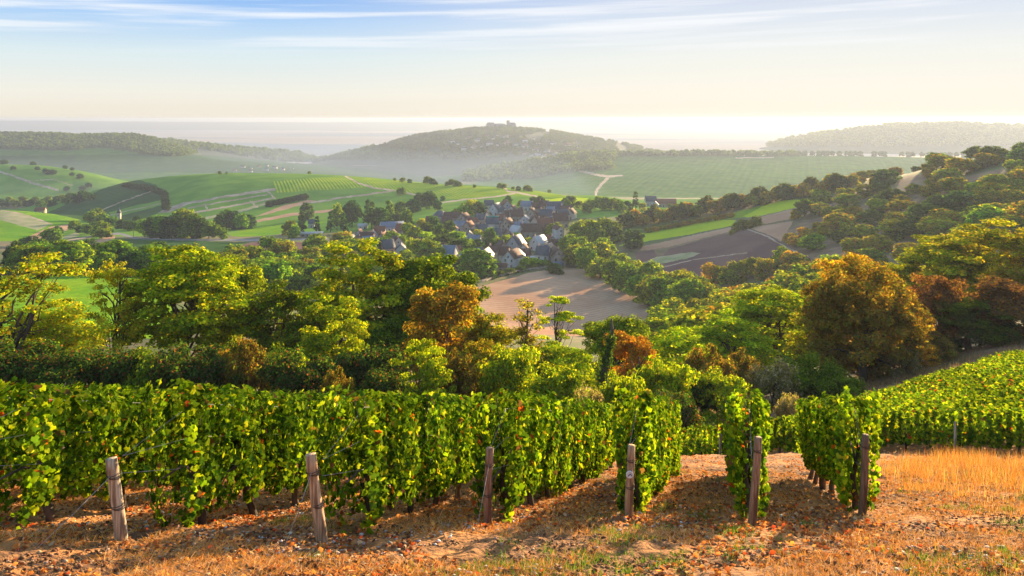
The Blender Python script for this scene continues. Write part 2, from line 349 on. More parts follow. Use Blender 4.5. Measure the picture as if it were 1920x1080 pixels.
# ------------------------------------------------------------------ far land, split into its fields
def build_land():
    pxs = np.concatenate([np.linspace(-400, -30, 36), np.arange(-20, 1942, 2.2), np.linspace(1950, 2400, 36)])
    Ys = np.concatenate([np.geomspace(29.0, 280, 170, endpoint=False), np.geomspace(280, 1600, 640, endpoint=False), np.geomspace(1600, 5000, 200, endpoint=False), np.geomspace(5000, 13600, 70)])
    PX, YY = np.meshgrid(pxs, Ys); X = (PX - 960) / F * YY
    Z = H(X, YY)
    amp = np.clip((YY - 60) / 400, 0, 1) * .5 + np.clip((YY - 1500) / 2000, 0, 1) * 5
    Z = Z + amp * fbm(X / (12 + YY * .03), YY / (12 + YY * .03), 4) + np.clip((YY - 10500) / 2000, 0, 1) * 14 * fbm(X / 1500, YY / 4000, 3)
    PY = HZ - Z / YY * F
    nr, nc = PX.shape
    cx = .25 * (PX[1:, 1:] + PX[:-1, 1:] + PX[1:, :-1] + PX[:-1, :-1]); cy = .25 * (PY[1:, 1:] + PY[:-1, 1:] + PY[1:, :-1] + PY[:-1, :-1]); cY = .25 * (YY[1:, 1:] + YY[:-1, 1:] + YY[1:, :-1] + YY[:-1, :-1])
    wob = 2.2 * vnoise(cx / 9, cy / 5 + cY * .01); wy = 1.2 * vnoise(cx / 11 + 50, cy / 4)
    qx = cx + wob; qy = cy + wy
    names = ['terrain', 'hillside', 'valley_floor', 'far_hills', 'plain']; mats = ['scrub', 'meadow', 'meadow', 'farwood', 'plain']
    lab = np.zeros(cx.shape, np.int32)
    lab[cY > 190] = 1; lab[cY > 640] = 2; lab[cY > 2450] = 3; lab[cY > 4700] = 4
    def new(n, m): names.append(n); mats.append(m); return len(names) - 1
    def inside(P):
        P = np.array(P, float); r = np.zeros(qx.shape, bool)
        sub = (qx > P[:, 0].min() - 1) & (qx < P[:, 0].max() + 1) & (qy > P[:, 1].min() - 1) & (qy < P[:, 1].max() + 1)
        x = qx[sub]; y = qy[sub]; ins = np.zeros(x.shape, bool)
        for i in range(len(P)):
            x1, y1 = P[i]; x2, y2 = P[i - 1]
            if y1 == y2: continue
            ins ^= ((y1 > y) != (y2 > y)) & (x < (x2 - x1) * (y - y1) / (y2 - y1) + x1)
        r[sub] = ins; return r
    def poly(n, m, P, Y0, Y1): i = new(n, m); lab[inside(P) & (cY > Y0) & (cY < Y1)] = i
    def line(n, m, P, wd, Y0, Y1):
        i = new(n, m); best = np.full(qx.shape, 1e9); P = np.array(P, float)
        x0, x1_, y0, y1_ = P[:, 0].min() - 8, P[:, 0].max() + 8, P[:, 1].min() - 8, P[:, 1].max() + 8
        sub = (qx > x0) & (qx < x1_) & (qy > y0) & (qy < y1_) & (cY > Y0) & (cY < Y1); x = qx[sub]; y = qy[sub]; b = np.full(x.shape, 1e9)
        for (ax, ay), (bx, by) in zip(P[:-1], P[1:]):
            t = np.clip(((x - ax) * (bx - ax) + (y - ay) * (by - ay)) / ((bx - ax)**2 + (by - ay)**2), 0, 1)
            b = np.minimum(b, np.hypot(x - ax - t * (bx - ax), y - ay - t * (by - ay)))
        k = np.zeros(qx.shape, bool); k[sub] = b < wd / 2; lab[k] = i
    whole = [(-500, 200), (2500, 200), (2500, 1000), (-500, 1000)]
    # big zones
    i = new('vineyard_slope', 'v1'); lab[(cY > 640) & (cY < 1180)] = i
    poly('vineyard_slope', 'v4', [(90, 398), (150, 372), (205, 349), (255, 336), (292, 346), (312, 368), (309, 396), (250, 416), (190, 424), (60, 402)], 800, 1180)  # shade on the slope turned from the sun, put into dark row colours
    poly('vineyard_slope', 'v1', [(205, 398), (260, 384), (300, 376), (306, 384), (250, 398), (210, 408)], 800, 1180)
    i = new('vineyard_slope', 'v1'); lab[(cY > 1230) & (cY < 1650) & (cx < 500)] = i
    i = new('vineyard_slope', 'far'); lab[(cY > 1500) & (cY < 2440)] = i
    poly('hillside', 'farwood', [(850, 345), (900, 310), (1000, 288), (1080, 285), (1060, 305), (960, 325), (880, 345)], 1900, 2800)
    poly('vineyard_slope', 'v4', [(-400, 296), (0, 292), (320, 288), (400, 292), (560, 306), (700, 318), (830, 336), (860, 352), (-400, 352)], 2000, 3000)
    i = new('bank', 'drybank'); lab[(cY > 33) & (cY < 85) & (cx > 1240)] = i; poly('hillside', 'scrub', [(-400, 500), (1240, 500), (1240, 900), (-400, 900)], 80, 200)
    poly('vineyard_ground', 'soil', [(1230, 900), (1250, 862), (1400, 832), (1600, 790), (1760, 735), (1930, 686), (2450, 600), (2450, 1000)], 29, 62)
    poly('vineyard_field', 'v3', [(-400, 505), (60, 505), (130, 505), (300, 520), (330, 600), (300, 660), (-400, 660)], 170, 345)
    # stubble field below the village
    poly('stubble_field', 'stubble', [(870, 552), (900, 537), (1000, 510), (1062, 501), (1105, 505), (1165, 542), (1235, 585), (1330, 600), (1330, 650), (860, 650)], 270, 440)
    line('field_track', 'track', [(1140, 528), (1200, 558), (1290, 592)], 3, 270, 440)
    # right-hand slope fields
    poly('dry_slope', 'slope', [(1180, 470), (1400, 420), (1540, 372), (1700, 330), (2400, 280), (2400, 480), (1700, 520), (1500, 520), (1250, 530)], 230, 520)
    poly('vineyard_field', 'v5', [(1160, 462), (1200, 438), (1280, 423), (1345, 411), (1380, 413), (1374, 423), (1290, 440), (1210, 453)], 330, 640)
    poly('vineyard_field', 'v2', [(1330, 412), (1350, 405), (1440, 382), (1400, 406), (1370, 411)], 330, 640)
    poly('vineyard_field', 'v5', [(1395, 405), (1440, 382), (1468, 375), (1522, 374), (1525, 381), (1430, 404), (1400, 408)], 330, 700)
    poly('stubble_field', 'stubble', [(1205, 462), (1290, 443), (1378, 424), (1430, 406), (1530, 380), (1562, 384), (1500, 407), (1400, 426), (1250, 464), (1200, 470)], 330, 640)
    poly('ploughed_field', 'plough', [(1225, 500), (1255, 466), (1400, 429), (1440, 440), (1510, 480), (1560, 500), (1480, 505), (1240, 530)], 300, 500)
    poly('stubble_field', 'stubble', [(1402, 426), (1487, 415), (1465, 452), (1440, 440)], 330, 560)
    poly('ploughed_field', 'plough', [(1190, 475), (1225, 468), (1232, 482), (1195, 494)], 330, 500)
    poly('grass_strip', 'strip', [(1205, 494), (1230, 482), (1300, 472), (1313, 475), (1300, 482), (1215, 500)], 330, 500)
    line('field_track', 'track', [(1225, 505), (1300, 487), (1400, 474)], 1.5, 330, 500)
    line('field_track', 'track', [(1402, 430), (1440, 444), (1470, 462), (1515, 482)], 2.5, 330, 500)
    # left hand valley
    poly('vineyard_mound', 'v3', [(-300, 392), (0, 386), (60, 392), (150, 412), (130, 425), (60, 445), (20, 456), (-300, 470)], 600, 900)
    poly('rough_grass', 'strip', [(-50, 393), (30, 398), (95, 420), (70, 432), (0, 412), (-50, 405)], 600, 900)
    line('field_track', 'track', [(-20, 391), (40, 400), (97, 420)], 2, 600, 900)
    poly('stubble_field', 'stubble', [(27, 455), (60, 440), (95, 425), (135, 420), (125, 432), (88, 440), (84, 455)], 560, 900)
    poly('vineyard_field', 'v1', [(45, 470), (180, 445), (195, 440), (185, 452), (70, 478)], 400, 640)
    poly('stubble_field', 'stubble', [(66, 476), (180, 450), (215, 440), (217, 446), (165, 463), (80, 482)], 400, 700)
    line('field_track', 'track', [(85, 459), (130, 450), (182, 441)], 2.5, 400, 700)
    poly('grass_strip', 'strip', [(105, 449), (145, 434), (150, 441), (110, 452)], 500, 800)
    poly('vineyard_field', 'v4', [(168, 470), (217, 447), (260, 448), (480, 455), (430, 475), (350, 492), (170, 488)], 400, 640)
    poly('ploughed_field', 'plough', [(395, 486), (440, 462), (480, 453), (610, 455), (610, 468), (430, 495)], 400, 640)
    poly('vineyard_field', 'v3', [(430, 441), (470, 427), (560, 418), (612, 415), (570, 432), (500, 442), (440, 444)], 500, 760)
    line('valley_road', 'road', [(190, 440), (225, 438), (250, 446), (330, 449), (500, 450), (650, 446)], 3.5, 500, 760)
    # terraces on the broad hill
    A, B = 640, 1180
    poly('field_track', 'track', [(296, 400), (311, 390), (345, 380), (420, 367), (500, 354), (560, 349), (640, 340), (640, 343), (560, 353), (500, 359), (420, 371), (352, 383), (318, 398)], A, B)
    line('field_track', 'track', [(352, 390), (420, 378), (500, 365)], 2.4, A, B)
    line('field_track', 'track', [(292, 412), (390, 394), (470, 380), (512, 371)], 3, A, B)
    line('grass_strip', 'strip', [(375, 411), (450, 396), (500, 381)], 5, A, B)
    line('field_track', 'track', [(384, 384), (388, 393)], 3, A, B); line('field_track', 'track', [(470, 378), (482, 388)], 3, A, B); line('field_track', 'track', [(500, 358), (516, 372)], 3, A, B)
    poly('stubble_field', 'stubble', [(478, 406), (530, 386), (578, 375), (604, 378), (560, 386), (500, 402)], A, B)
    line('field_track', 'track', [(560, 384), (640, 371), (700, 363), (740, 357)], 3, A, B)
    line('field_track', 'stubble', [(480, 415), (540, 403), (628, 394)], 5, A, B)
    poly('vineyard_field', 'v2', [(510, 340), (640, 330), (820, 345), (1000, 357), (1105, 372), (1060, 372), (940, 366), (860, 374), (780, 366), (690, 350), (600, 356), (520, 362)], A, B)
    line('field_track', 'track', [(648, 331), (672, 343), (700, 352), (740, 357), (795, 369)], 2.6, A, B)
    line('field_track', 'track', [(823, 381), (870, 374), (925, 369), (965, 363)], 2.4, A, B)
    line('field_track', 'track', [(946, 349), (951, 358), (975, 362), (1005, 368)], 3, A, B)
    poly('vineyard_field', 'v5', [(1010, 374), (1060, 371), (1105, 371), (1090, 382), (1060, 386), (1020, 380)], A, B)
    line('field_track', 'track', [(180, 398), (230, 378), (282, 359)], 1.8, A, B)
    line('field_track', 'track', [(180, 410), (240, 395), (300, 382)], 1.4, A, B)
    line('field_track', 'track', [(-20, 316), (25, 330), (60, 343), (108, 356)], 3.5, 1230, 1650)
    line('field_track', 'track', [(50, 340), (100, 336), (135, 348)], 1.5, 1230, 1650)
    line('country_road', 'track', [(1046, 309), (1080, 318), (1115, 327), (1142, 331), (1165, 329)], 4, 1500, 2440)
    line('country_road', 'track', [(1142, 331), (1128, 345), (1120, 356), (1118, 366)], 5, 1500, 2440)
    line('field_track', 'track', [(1380, 296), (1452, 295)], 2, 1500, 2440)
    V = np.stack([X, YY, Z], -1).reshape(-1, 3)
    idx = np.arange(nr * nc).reshape(nr, nc)
    Q = np.stack([idx[:-1, :-1], idx[:-1, 1:], idx[1:, 1:], idx[1:, :-1]], -1).reshape(-1, 4); lf = lab.ravel()
    for k, (n, m) in enumerate(zip(names, mats)):
        q = Q[lf == k]
        if not len(q): continue
        u, inv = np.unique(q, return_inverse=True)
        o = obj(n, mesh_np(n, V[u], [inv.reshape(-1, 4)], [M_[m]], smooth=True)); tag(o, kind='structure')
build_land()

# ------------------------------------------------------------------ near ground
def build_near():
    def grid(x0, x1, y0, y1, s):
        xs = np.arange(x0, x1 + s / 2, s); ys = np.arange(y0, y1 + s / 2, s); X, Y = np.meshgrid(xs, ys)
        return X, Y
    Xa = np.concatenate([np.arange(-40, -9, 1.0), np.arange(-9, 15, .07), np.arange(15, 46, 1.0)])
    Ya = np.concatenate([np.arange(-12, 4.5, .7), np.arange(4.5, 19, .07), np.arange(19, 30.6, .4)])
    X, Y = np.meshgrid(Xa, Ya); Z = H(X, Y)
    Z += .09 * fbm(X * 1.1, Y * 1.1, 5) + .07 * fbm(X * 6, Y * 6, 3) - .03 * (Y > 29)
    nr, nc = X.shape; idx = np.arange(nr * nc).reshape(nr, nc)
    Q = np.stack([idx[:-1, :-1], idx[:-1, 1:], idx[1:, 1:], idx[1:, :-1]], -1).reshape(-1, 4)
    o = obj('ground', mesh_np('ground', np.stack([X, Y, Z], -1).reshape(-1, 3), [Q], [M_['soil']], smooth=True)); tag(o, kind='structure')
build_near()
def Hn(x, y):
    x = np.asarray(x, float); y = np.asarray(y, float)
    return H(x, y) + .09 * fbm(x * 1.1, y * 1.1, 5) + .07 * fbm(x * 6, y * 6, 3)

# ------------------------------------------------------------------ fog lying on the plain, valley mist, and the air itself
def build_air():
    xs = np.linspace(-30000, 36000, 160); ys = np.geomspace(2750, 13000, 120); X, Y = np.meshgrid(xs, ys)
    X = X * (Y / 34000) * .9
    Z = -158 + 18 * fbm(X / 1800, Y / 900, 4) - 8 * np.clip((Y - 6000) / 6000, 0, 1)
    nr, nc = X.shape; idx = np.arange(nr * nc).reshape(nr, nc)
    Q = np.stack([idx[:-1, :-1], idx[:-1, 1:], idx[1:, 1:], idx[1:, :-1]], -1).reshape(-1, 4)
    m, nt = newmat('fog_top'); t = N(nt, 'ShaderNodeTexCoord'); mp = N(nt, 'ShaderNodeMapping'); mp.inputs['Scale'].default_value = (.35, 1, 1); L(nt, t.outputs['Object'], mp.inputs[0])
    n = N(nt, 'ShaderNodeTexNoise'); n.inputs['Scale'].default_value = .0007; n.inputs['Detail'].default_value = 5; L(nt, mp.outputs[0], n.inputs['Vector'])
    r = N(nt, 'ShaderNodeMapRange', interpolation_type='SMOOTHSTEP'); r.inputs['From Min'].default_value = .36; r.inputs['From Max'].default_value = .52; L(nt, n.outputs['Fac'], r.inputs['Value'])
    mx = N(nt, 'ShaderNodeMix', data_type='RGBA'); L(nt, r.outputs[0], mx.inputs[0]); mx.inputs[6].default_value = (.26, .31, .37, 1); mx.inputs[7].default_value = (.52, .45, .40, 1)
    d = N(nt, 'ShaderNodeBsdfDiffuse'); L(nt, mx.outputs[2], d.inputs[0]); tl = N(nt, 'ShaderNodeBsdfTranslucent'); L(nt, mx.outputs[2], tl.inputs[0])
    a = N(nt, 'ShaderNodeMixShader'); a.inputs[0].default_value = .15; L(nt, d.outputs[0], a.inputs[1]); L(nt, tl.outputs[0], a.inputs[2])
    o = N(nt, 'ShaderNodeOutputMaterial'); L(nt, a.outputs[0], o.inputs[0])
    f = obj('fog', mesh_np('fog', np.stack([X, Y, Z], -1).reshape(-1, 3), [Q], [m], smooth=True))
    tag(f, 'sea of white morning fog covering the plain behind the hills', 'fog', kind='stuff')
    def volume(name, x0, x1, y0, y1, z0, z1, dens, col, ani, label, cat):
        b = Bag(); b.box(x0, x1, y0, y1, z0, z1)
        m, nt = newmat(name); p = N(nt, 'ShaderNodeVolumePrincipled'); p.inputs['Color'].default_value = (*col, 1); p.inputs['Density'].default_value = dens; p.inputs['Anisotropy'].default_value = ani
        o = N(nt, 'ShaderNodeOutputMaterial'); L(nt, p.outputs[0], o.inputs['Volume'])
        ob = obj(name, b.mesh(name, [m], col=False)); tag(ob, label, cat, kind='stuff'); return ob
    volume('haze', -13500, 13500, -60, 14000, -260, 6, .00013, (.44, .53, .70), .33, 'thin pale haze filling the air over the whole valley', 'haze')
    volume('mist', -3200, 150, 1240, 3900, -210, -110, .00032, (.46, .62, .88), .15, 'low blue mist lying in the valley around the foot of the town hill', 'mist')
build_air()

# ------------------------------------------------------------------ vines in the foreground
def leaf_fan():
    # five-lobed leaf, unit radius, petiole at origin
    rim = [(0, -.10), (.5, -.38), (.82, -.02), (1.0, .42), (.66, .62), (.42, .95), (0, 1.2), (-.42, .95), (-.66, .62), (-1.0, .42), (-.82, -.02), (-.5, -.38)]
    v = [(0, .3, -.10)] + [(x, y, .12 * abs(x) + (-.10 if abs(x) > .8 or y > 1 else 0)) for x, y in rim]
    t = [(0, i, i % 12 + 1) for i in range(1, 13)]
    return np.array(v), np.array(t)
LV, LT = leaf_fan()
LQ = np.array([(-.5, 0, 0), (.5, 0, .0), (.55, .9, .06), (-.55, .9, .06)]); LQF = np.array([(0, 1, 2, 3)])
def frames(nrm, roll):
    nrm = nrm / (np.linalg.norm(nrm, axis=1)[:, None] + 1e-9)
    ref = np.where(np.abs(nrm[:, 2:3]) < .95, np.array([[0, 0, 1.]]), np.array([[1., 0, 0]]))
    a = np.cross(ref, nrm); a /= np.linalg.norm(a, axis=1)[:, None]; b = np.cross(nrm, a)
    c, s = np.cos(roll)[:, None], np.sin(roll)[:, None]
    return a * c + b * s, -a * s + b * c, nrm
def stamp(P, A, B, Cc, size, TV, TF):
    n = len(P); k = len(TV)
    v = P[:, None] + size[:, None, None] * (TV[None, :, 0:1] * A[:, None] + TV[None, :, 1:2] * B[:, None] + TV[None, :, 2:3] * Cc[:, None])
    f = (np.arange(n)[:, None, None] * k + TF[None]).reshape(-1, TF.shape[1])
    return v.reshape(-1, 3), f
RDX, RDY = .253, .967          # direction of the near rows
def palette(n, cols, probs, jit=.25, seed=None):
    cols = np.array(cols); k = rng.choice(len(cols), n, p=np.array(probs) / sum(probs))
    c = cols[k] * (1 + rng.uniform(-jit, jit, (n, 1))) * (1 + rng.uniform(-.08, .08, (n, 3)))
    return c
VCOL = [(.05, .11, .012), (.13, .23, .010), (.25, .34, .015), (.32, .38, .03), (.42, .34, .04), (.45, .10, .02), (.15, .09, .04)]
VPR = [.40, .36, .18, .04, .010, .010, .02]
def row_foliage(p0, d, length, ztop, zbot, half, dens, lsize, simple=False, hfun=None, seed=0, ragged=.08):
    n = int(length * dens)
    s = rng.random(n) * length; side = rng.choice([-1, 1], n)
    # density clumps: shoots every ~25 cm
    s = np.clip(s + .07 * np.sin(s * 2 * np.pi / .27 + 3 * vnoise(s, s * 0 + seed)), 0, length)
    top = ztop + ragged * 1.3 * vnoise(s * 1.6, s * 0 + seed * 7.7) + ragged * vnoise(s * 6, s * 0 + seed * 3.3)
    bot = zbot + .30 * vnoise(s * 1.1, s * 0 + seed * 5.1 + 9) + .16 * vnoise(s * 5, s * 0 + 4)
    bot = bot - .25 * np.exp(-s / .5)
    u = rng.random(n); h = bot + (top - bot) * u
    prof = np.sqrt(np.clip(1 - ((u - .58) / .62) ** 4, .05, 1))
    plant = np.cos((s + .3 * vnoise(s * .7, s * 0 + seed)) * 2 * np.pi / 1.05)
    hw = half * prof * (1 + .6 * vnoise(s * 1.4 + 31, h * 1.7 + side * 9 + seed) + .16 * plant)
    r = rng.random(n) ** .33
    off = side * hw * r
    nd = np.array([-d[1], d[0]])
    x = p0[0] + d[0] * s + nd[0] * off; y = p0[1] + d[1] * s + nd[1] * off
    z = (hfun or H)(x - nd[0] * off, y - nd[1] * off) + h
    out = np.stack([nd[0] * side, nd[1] * side, .25 + 1.2 * (u > .9) + 0 * s], -1)
    endf = np.clip(1 - s / .35, 0, 1); out[:, 0] -= d[0] * endf * 1.6; out[:, 1] -= d[1] * endf * 1.6
    nrm = out + rng.normal(0, .55, (n, 3))
    A, B, Cn = frames(nrm, np.pi + rng.normal(0, .8, n))
    sz = lsize * rng.uniform(.6, 1.25, n)
    tv, tf = (LQ * 1.5, LQF) if simple else (LV, LT)
    v, f = stamp(np.stack([x, y, z], -1), A, B, Cn, sz, tv, tf)
    c = palette(n, VCOL, VPR)
    inner = (.55 + .45 * r)[:, None] ** .0
    patch = 1 + .7 * vnoise(s * 1.3 + seed, h * 2.2)[:, None] + .12 * plant[:, None]  # random leaf tones, with shade between plants put into the colour
    c = np.repeat(c * patch * inner, len(tv), axis=0)
    return v, f, c
def build_vine_rows():
    posts = [(-3.65, 7.46), (-1.85, 7.78), (-.27, 8.75), (1.33, 9.06), (2.73, 9.06), (4.29, 9.76)]
    ends = [21.0, 21.0, 19.3, 17.4, 16.6, 16.0]
    starts = [(-3.65 - 1.62 * k, 7.46 - .22 * k) for k in (4, 3, 2, 1)] + posts
    ends = [22.0] * 4 + ends
    labs = ['vine row at the far left edge whose leaves only show above the others', 'green vine row standing behind the leftmost full row', 'vine row crossing the left edge behind the first two trunks',
            'vine row cut by the left edge with two trunks showing near the bottom', 'vine row behind the grey leaning post with leaves hanging to the ground',
            'vine row behind the second leaning post with a long bright flank', 'long bright vine row behind the dark upright post with the rusty base',
            'tall vine row behind the post that carries a white disc', 'vine row behind the fifth post with a dark blue green end', 'vine row with bare trunks showing below behind the rightmost post']
    for i, ((px, py), ye, lb) in enumerate(zip(starts, ends, labs)):
        off = [.75, .75, .75, .75, .62, .55, .38, .5, .4, .12][i]
        d = (RDX, RDY); hw_ = (.29 if i < 6 else .26 if i == 6 else .195)
        q = (px + d[0] * off, py + d[1] * off); ln = (ye - q[1]) / d[1]
        root = empty('vine_row', (0, 0, 0)); tag(root, lb, 'vine row', 'vine rows running down the near slope')
        zb = [.30, .30, .30, .34, .30, .28, .24, .16, .22, .40][i]
        # near half with full leaves, far half with fewer larger ones
        n1 = min(ln, 6.5)
        v1, f1, c1 = row_foliage(q, d, n1, 1.50, zb, hw_, 1750, .040, hfun=Hn, seed=i + 1)
        q2 = (q[0] + d[0] * n1, q[1] + d[1] * n1)
        v2, f2, c2 = row_foliage(q2, d, ln - n1, 1.48, zb, hw_ * .95, 1150, .050, hfun=Hn, seed=i + 1.5)
        me = mesh_np('foliage', np.vstack([v1, v2]), [f1, f2 + len(v1)], [M_['vine']], col=np.vstack([c1, c2]))
        obj('foliage', me, root)
        # trunks
        s = .55
        while s < ln:
            x = q[0] + d[0] * s; y = q[1] + d[1] * s; z = float(Hn(x, y)) - .05
            b = Bag(); k = 6; tt = np.linspace(0, 1, k); lean = rng.uniform(-.14, .14, 2)
            pts = np.stack([x + lean[0] * tt + .03 * np.sin(tt * 7 + s), y + lean[1] * tt, z + .78 * tt], -1)
            b.tube(pts, .045 - .018 * tt, 7, jit=.25, c=(.5, .42, .38))
            for sg in (-1, 1):
                top = pts[-2]; b.tube([top, top + np.array([d[0] * sg * .2, d[1] * sg * .2, .12]), top + np.array([d[0] * sg * .5, d[1] * sg * .5, .12])], [.02, .015, .01], 5)
            for _ in range(3):
                top = pts[-1]; a = rng.uniform(-.3, .3, 2); b.tube([top, top + np.array([a[0] * .5, a[1] * .5, .35]), top + np.array([a[0], a[1], .7])], [.008, .006, .004], 4)
            obj('vine_trunk', b.mesh('vine_trunk', [M_['bark']], smooth=True), root)
            s += rng.uniform(.95, 1.15)
        # trellis wires and stakes
        b = Bag(); pz = float(Hn(px, py))
        for hh in (.62, .95, 1.3):
            pts = [(px, py, pz + min(hh, .78))] + [(q[0] + d[0] * t, q[1] + d[1] * t, h1(q[0] + d[0] * t, q[1] + d[1] * t) + hh) for t in np.linspace(.4, ln, 9)]
            b.tube(pts, .0022, 4)
        obj('trellis_wire', b.mesh('trellis_wire', [M_['wire']]), root)
        if i >= 4:
            for t in np.arange(3.6, ln, 4.2):
                b = Bag(); x = q[0] + d[0] * t; y = q[1] + d[1] * t; z = h1(x, y); b.tube([(x, y, z - .2), (x + .02, y, z + 1.4)], .032, 8, c=(.6, .55, .5))
                obj('stake', b.mesh('stake', [M_['post']]), root)
    # end posts
    spec = [((-3.65, 7.46), (210, 860), 'grey weathered leaning post at the left with two wire ties'), ((-1.85, 7.78), (583, 852), 'pale brown leaning post second from the left'),
            ((-.27, 8.75), (918, 840), 'dark upright post with an anchor wire and red leaves at its foot'), ((1.33, 9.06), (1183, 835), 'brown upright post carrying a white disc'),
            ((2.73, 9.06), (1421, 820), 'fifth post leaning right at a dark leafy vine end'), ((4.29, 9.76), (1623, 815), 'dark rightmost post casting a long shadow on the straw')]
    for i, ((x, y), (tx, ty), lb) in enumerate(spec):
        z = float(Hn(x, y)); X2 = (tx - 960) / F * y; Z2 = -(ty - HZ) / F * y
        root = empty('wooden_post', (x, y, z)); tag(root, lb, 'post', 'end posts of the vine rows')
        b = Bag(); tt = np.linspace(0, 1, 9); dx = X2 - x; dz = Z2 - z; r0 = .056 if i in (0, 1) else .046
        pts = np.stack([dx * tt + .006 * np.sin(tt * 5 + i), 0 * tt, -.12 + (dz + .12) * tt], -1)
        cc = [(1.3, 1.35, 1.3), (1.5, 1.25, 1.0), (.8, .6, .5), (1.15, .92, .7), (.85, .68, .56), (.5, .42, .36)][i]
        b.tube(pts, (r0 * (1.08 - .16 * tt)), 14, jit=.035, c=cc)
        obj('post_wood', b.mesh('post_wood', [M_['post_col']], smooth=True), root)
        for hh in ((.8, .42) if i < 4 else (.86,)):
            b = Bag(); th = np.linspace(0, 2 * np.pi, 18)
            for o2 in (-.012, .0, .012):
                b.tube(np.stack([dx * hh + (r0 + .004) * np.cos(th), (r0 + .004) * np.sin(th), dz * hh + o2 + .012 * np.sin(th + o2 * 90)], -1), .0035, 4, cap=False)
            obj('wire_tie', b.mesh('wire_tie', [M_['tie']]), root)
        # anchor wire down to the ground in front, and wire to the vines
        if i < 3:
            gx, gy = [(-.42, -.75), (-.22, -.6), (-.10, -.65)][i]; gz = float(Hn(x + gx, y + gy)) - z
            b = Bag(); b.tube([(dx * .82, -.05, dz * .82), (dx * .4 + gx * .5, gy * .5, (dz * .82 + gz) * .5 - .02), (gx, gy, gz - .02)], .0026, 5)
            obj('anchor_wire', b.mesh('anchor_wire', [M_['wire']]), root)
        if i == 3:
            b = Bag(); th = np.linspace(0, 2 * np.pi, 24, endpoint=False)
            zc = dz * .62
            ring = lambda r, yy: np.stack([r * np.cos(th) , np.full(24, yy), zc + r * np.sin(th)], -1)
            rr = [(.034, -.052), (.042, -.058), (.044, -.068), (.036, -.074), (.026, -.068), (.0, -.062)]
            v = np.vstack([ring(*a) for a in rr]); q = [(a * 24 + j, a * 24 + (j + 1) % 24, (a + 1) * 24 + (j + 1) % 24, (a + 1) * 24 + j) for a in range(5) for j in range(24)]
            b.add(v, q); t = obj('disc', b.mesh('disc', [M_['white_plastic']], smooth=True), root)
            b = Bag(); b.tube([(-.02, -.078, zc - .012), (.006, -.08, zc + .014), (.02, -.078, zc - .008)], .0045, 5); obj('clip', b.mesh('clip', [M_['tie']]), t)
M_['post_col'] = noise_mat('post_wood_worn', (.30, .22, .15), (.55, .44, .33), 14, c3=(.17, .11, .07), scale3=6, rough=.85, bump=.012, bscale=22, stretch=(3, 3, .3), usecol=True)
build_vine_rows()

# vineyard block on the right: rows run across the view
def build_block():
    p0 = np.array([6.6, 33.0]); e = np.array([32.0, 27.0]); e /= np.linalg.norm(e)
    d = np.array([.751, -.660]); perp = np.array([.66, .751]); cosg = float(e @ perp)
    k = 0
    while k < 30:
        s0 = p0 + e * (k * 1.4 / cosg)
        # run until well past the right side of the photo
        L_ = 0
        while (s0 + d * L_)[0] < .78 * (s0 + d * L_)[1] and L_ < 26: L_ += .5
        if k == 0: L_ += 2
        d3 = (float(d[0]), float(d[1]))
        dist = float(np.hypot(*s0)); dens = 620 if k < 2 else (460 if k < 6 else 340); ls = .062 if k < 2 else (.066 if k < 8 else .075)
        s0 = s0 - d * 1.5 * rng.random()
        hx = None
        v, f, c = row_foliage(tuple(s0), d3, L_ + 2, 1.42, .25, .22, dens, ls, simple=True, seed=k + 40, ragged=.05)
        root = empty('vine_row', (0, 0, 0))
        lb = 'front row of the vineyard block on the right above the dry grass' if k == 0 else 'vine row inside the sloping vineyard block on the right'
        if k == 29: lb = 'topmost row of the sloping vineyard block beside the brown bank'
        tag(root, lb, 'vine row', 'front row of the right block' if k == 0 else 'rows of the sloping vineyard block on the right')
        obj('foliage', mesh_np('foliage', v, [f], [M_['vine']], col=c * np.array([1.15, 1.1, 1.0])), root)
        if k == 0:
            s = .4
            while s < L_ + 2:
                x, y = s0 + d * s; z = h1(x, y); b = Bag(); b.tube([(x, y, z - .05), (x + .04, y, z + .35), (x, y, z + .8)], [.045, .035, .03], 6, jit=.2, c=(.5, .4, .35)); obj('vine_trunk', b.mesh('vine_trunk', [M_['bark']]), root); s += 1.1
            for s in (2.6, 7.2, 10.8):
                x, y = s0 + d * s; z = h1(x, y); b = Bag(); b.tube([(x - .3, y - .35, z - .05), (x - .28, y - .35, z + 1.1)], .045, 7, c=(.6, .55, .5)); obj('stake', b.mesh('stake', [M_['post']]), root)
        k += 1
build_block()

# ------------------------------------------------------------------ litter, stones, grasses on the near ground
def inframe(x, y, z, m=330):
    px = 960 + F * x / y; py = HZ - z / y * F
    return (px > -m) & (px < 1920 + m) & (py < 1080 + m)
def rowdist(x, y):
    # distance to nearest near row line
    dd = []
    for px, py in [(-5.27, 7.24), (-3.65, 7.46), (-1.85, 7.78), (-.27, 8.75), (1.33, 9.06), (2.73, 9.06), (4.29, 9.76)]:
        a = (x - px) * RDX + (y - py) * RDY; b = np.abs((x - px) * RDY - (y - py) * RDX)
        dd.append(np.where(a > -.3, b, 9))
    return np.min(dd, 0)
def scatter(n, y0=5.2, y1=24, yp=1.0):
    y = y0 + (y1 - y0) * rng.random(n) ** yp; x = rng.uniform(-.85, .85, n) * y
    return x, y
def grass_right(x, y):
    """1 where the tall dry grass grows at the right"""
    px = 960 + F * x / y; edge = 1650 + np.clip((14 - y) * 52, 0, 400) + 110 * vnoise(x * 1.3, y * 1.3) + 90 * vnoise(x * 7, y * 7)
    return (px > edge) & (y > 9.3) & (y < 21.5 + 5 * vnoise(x * .9, y * .3))
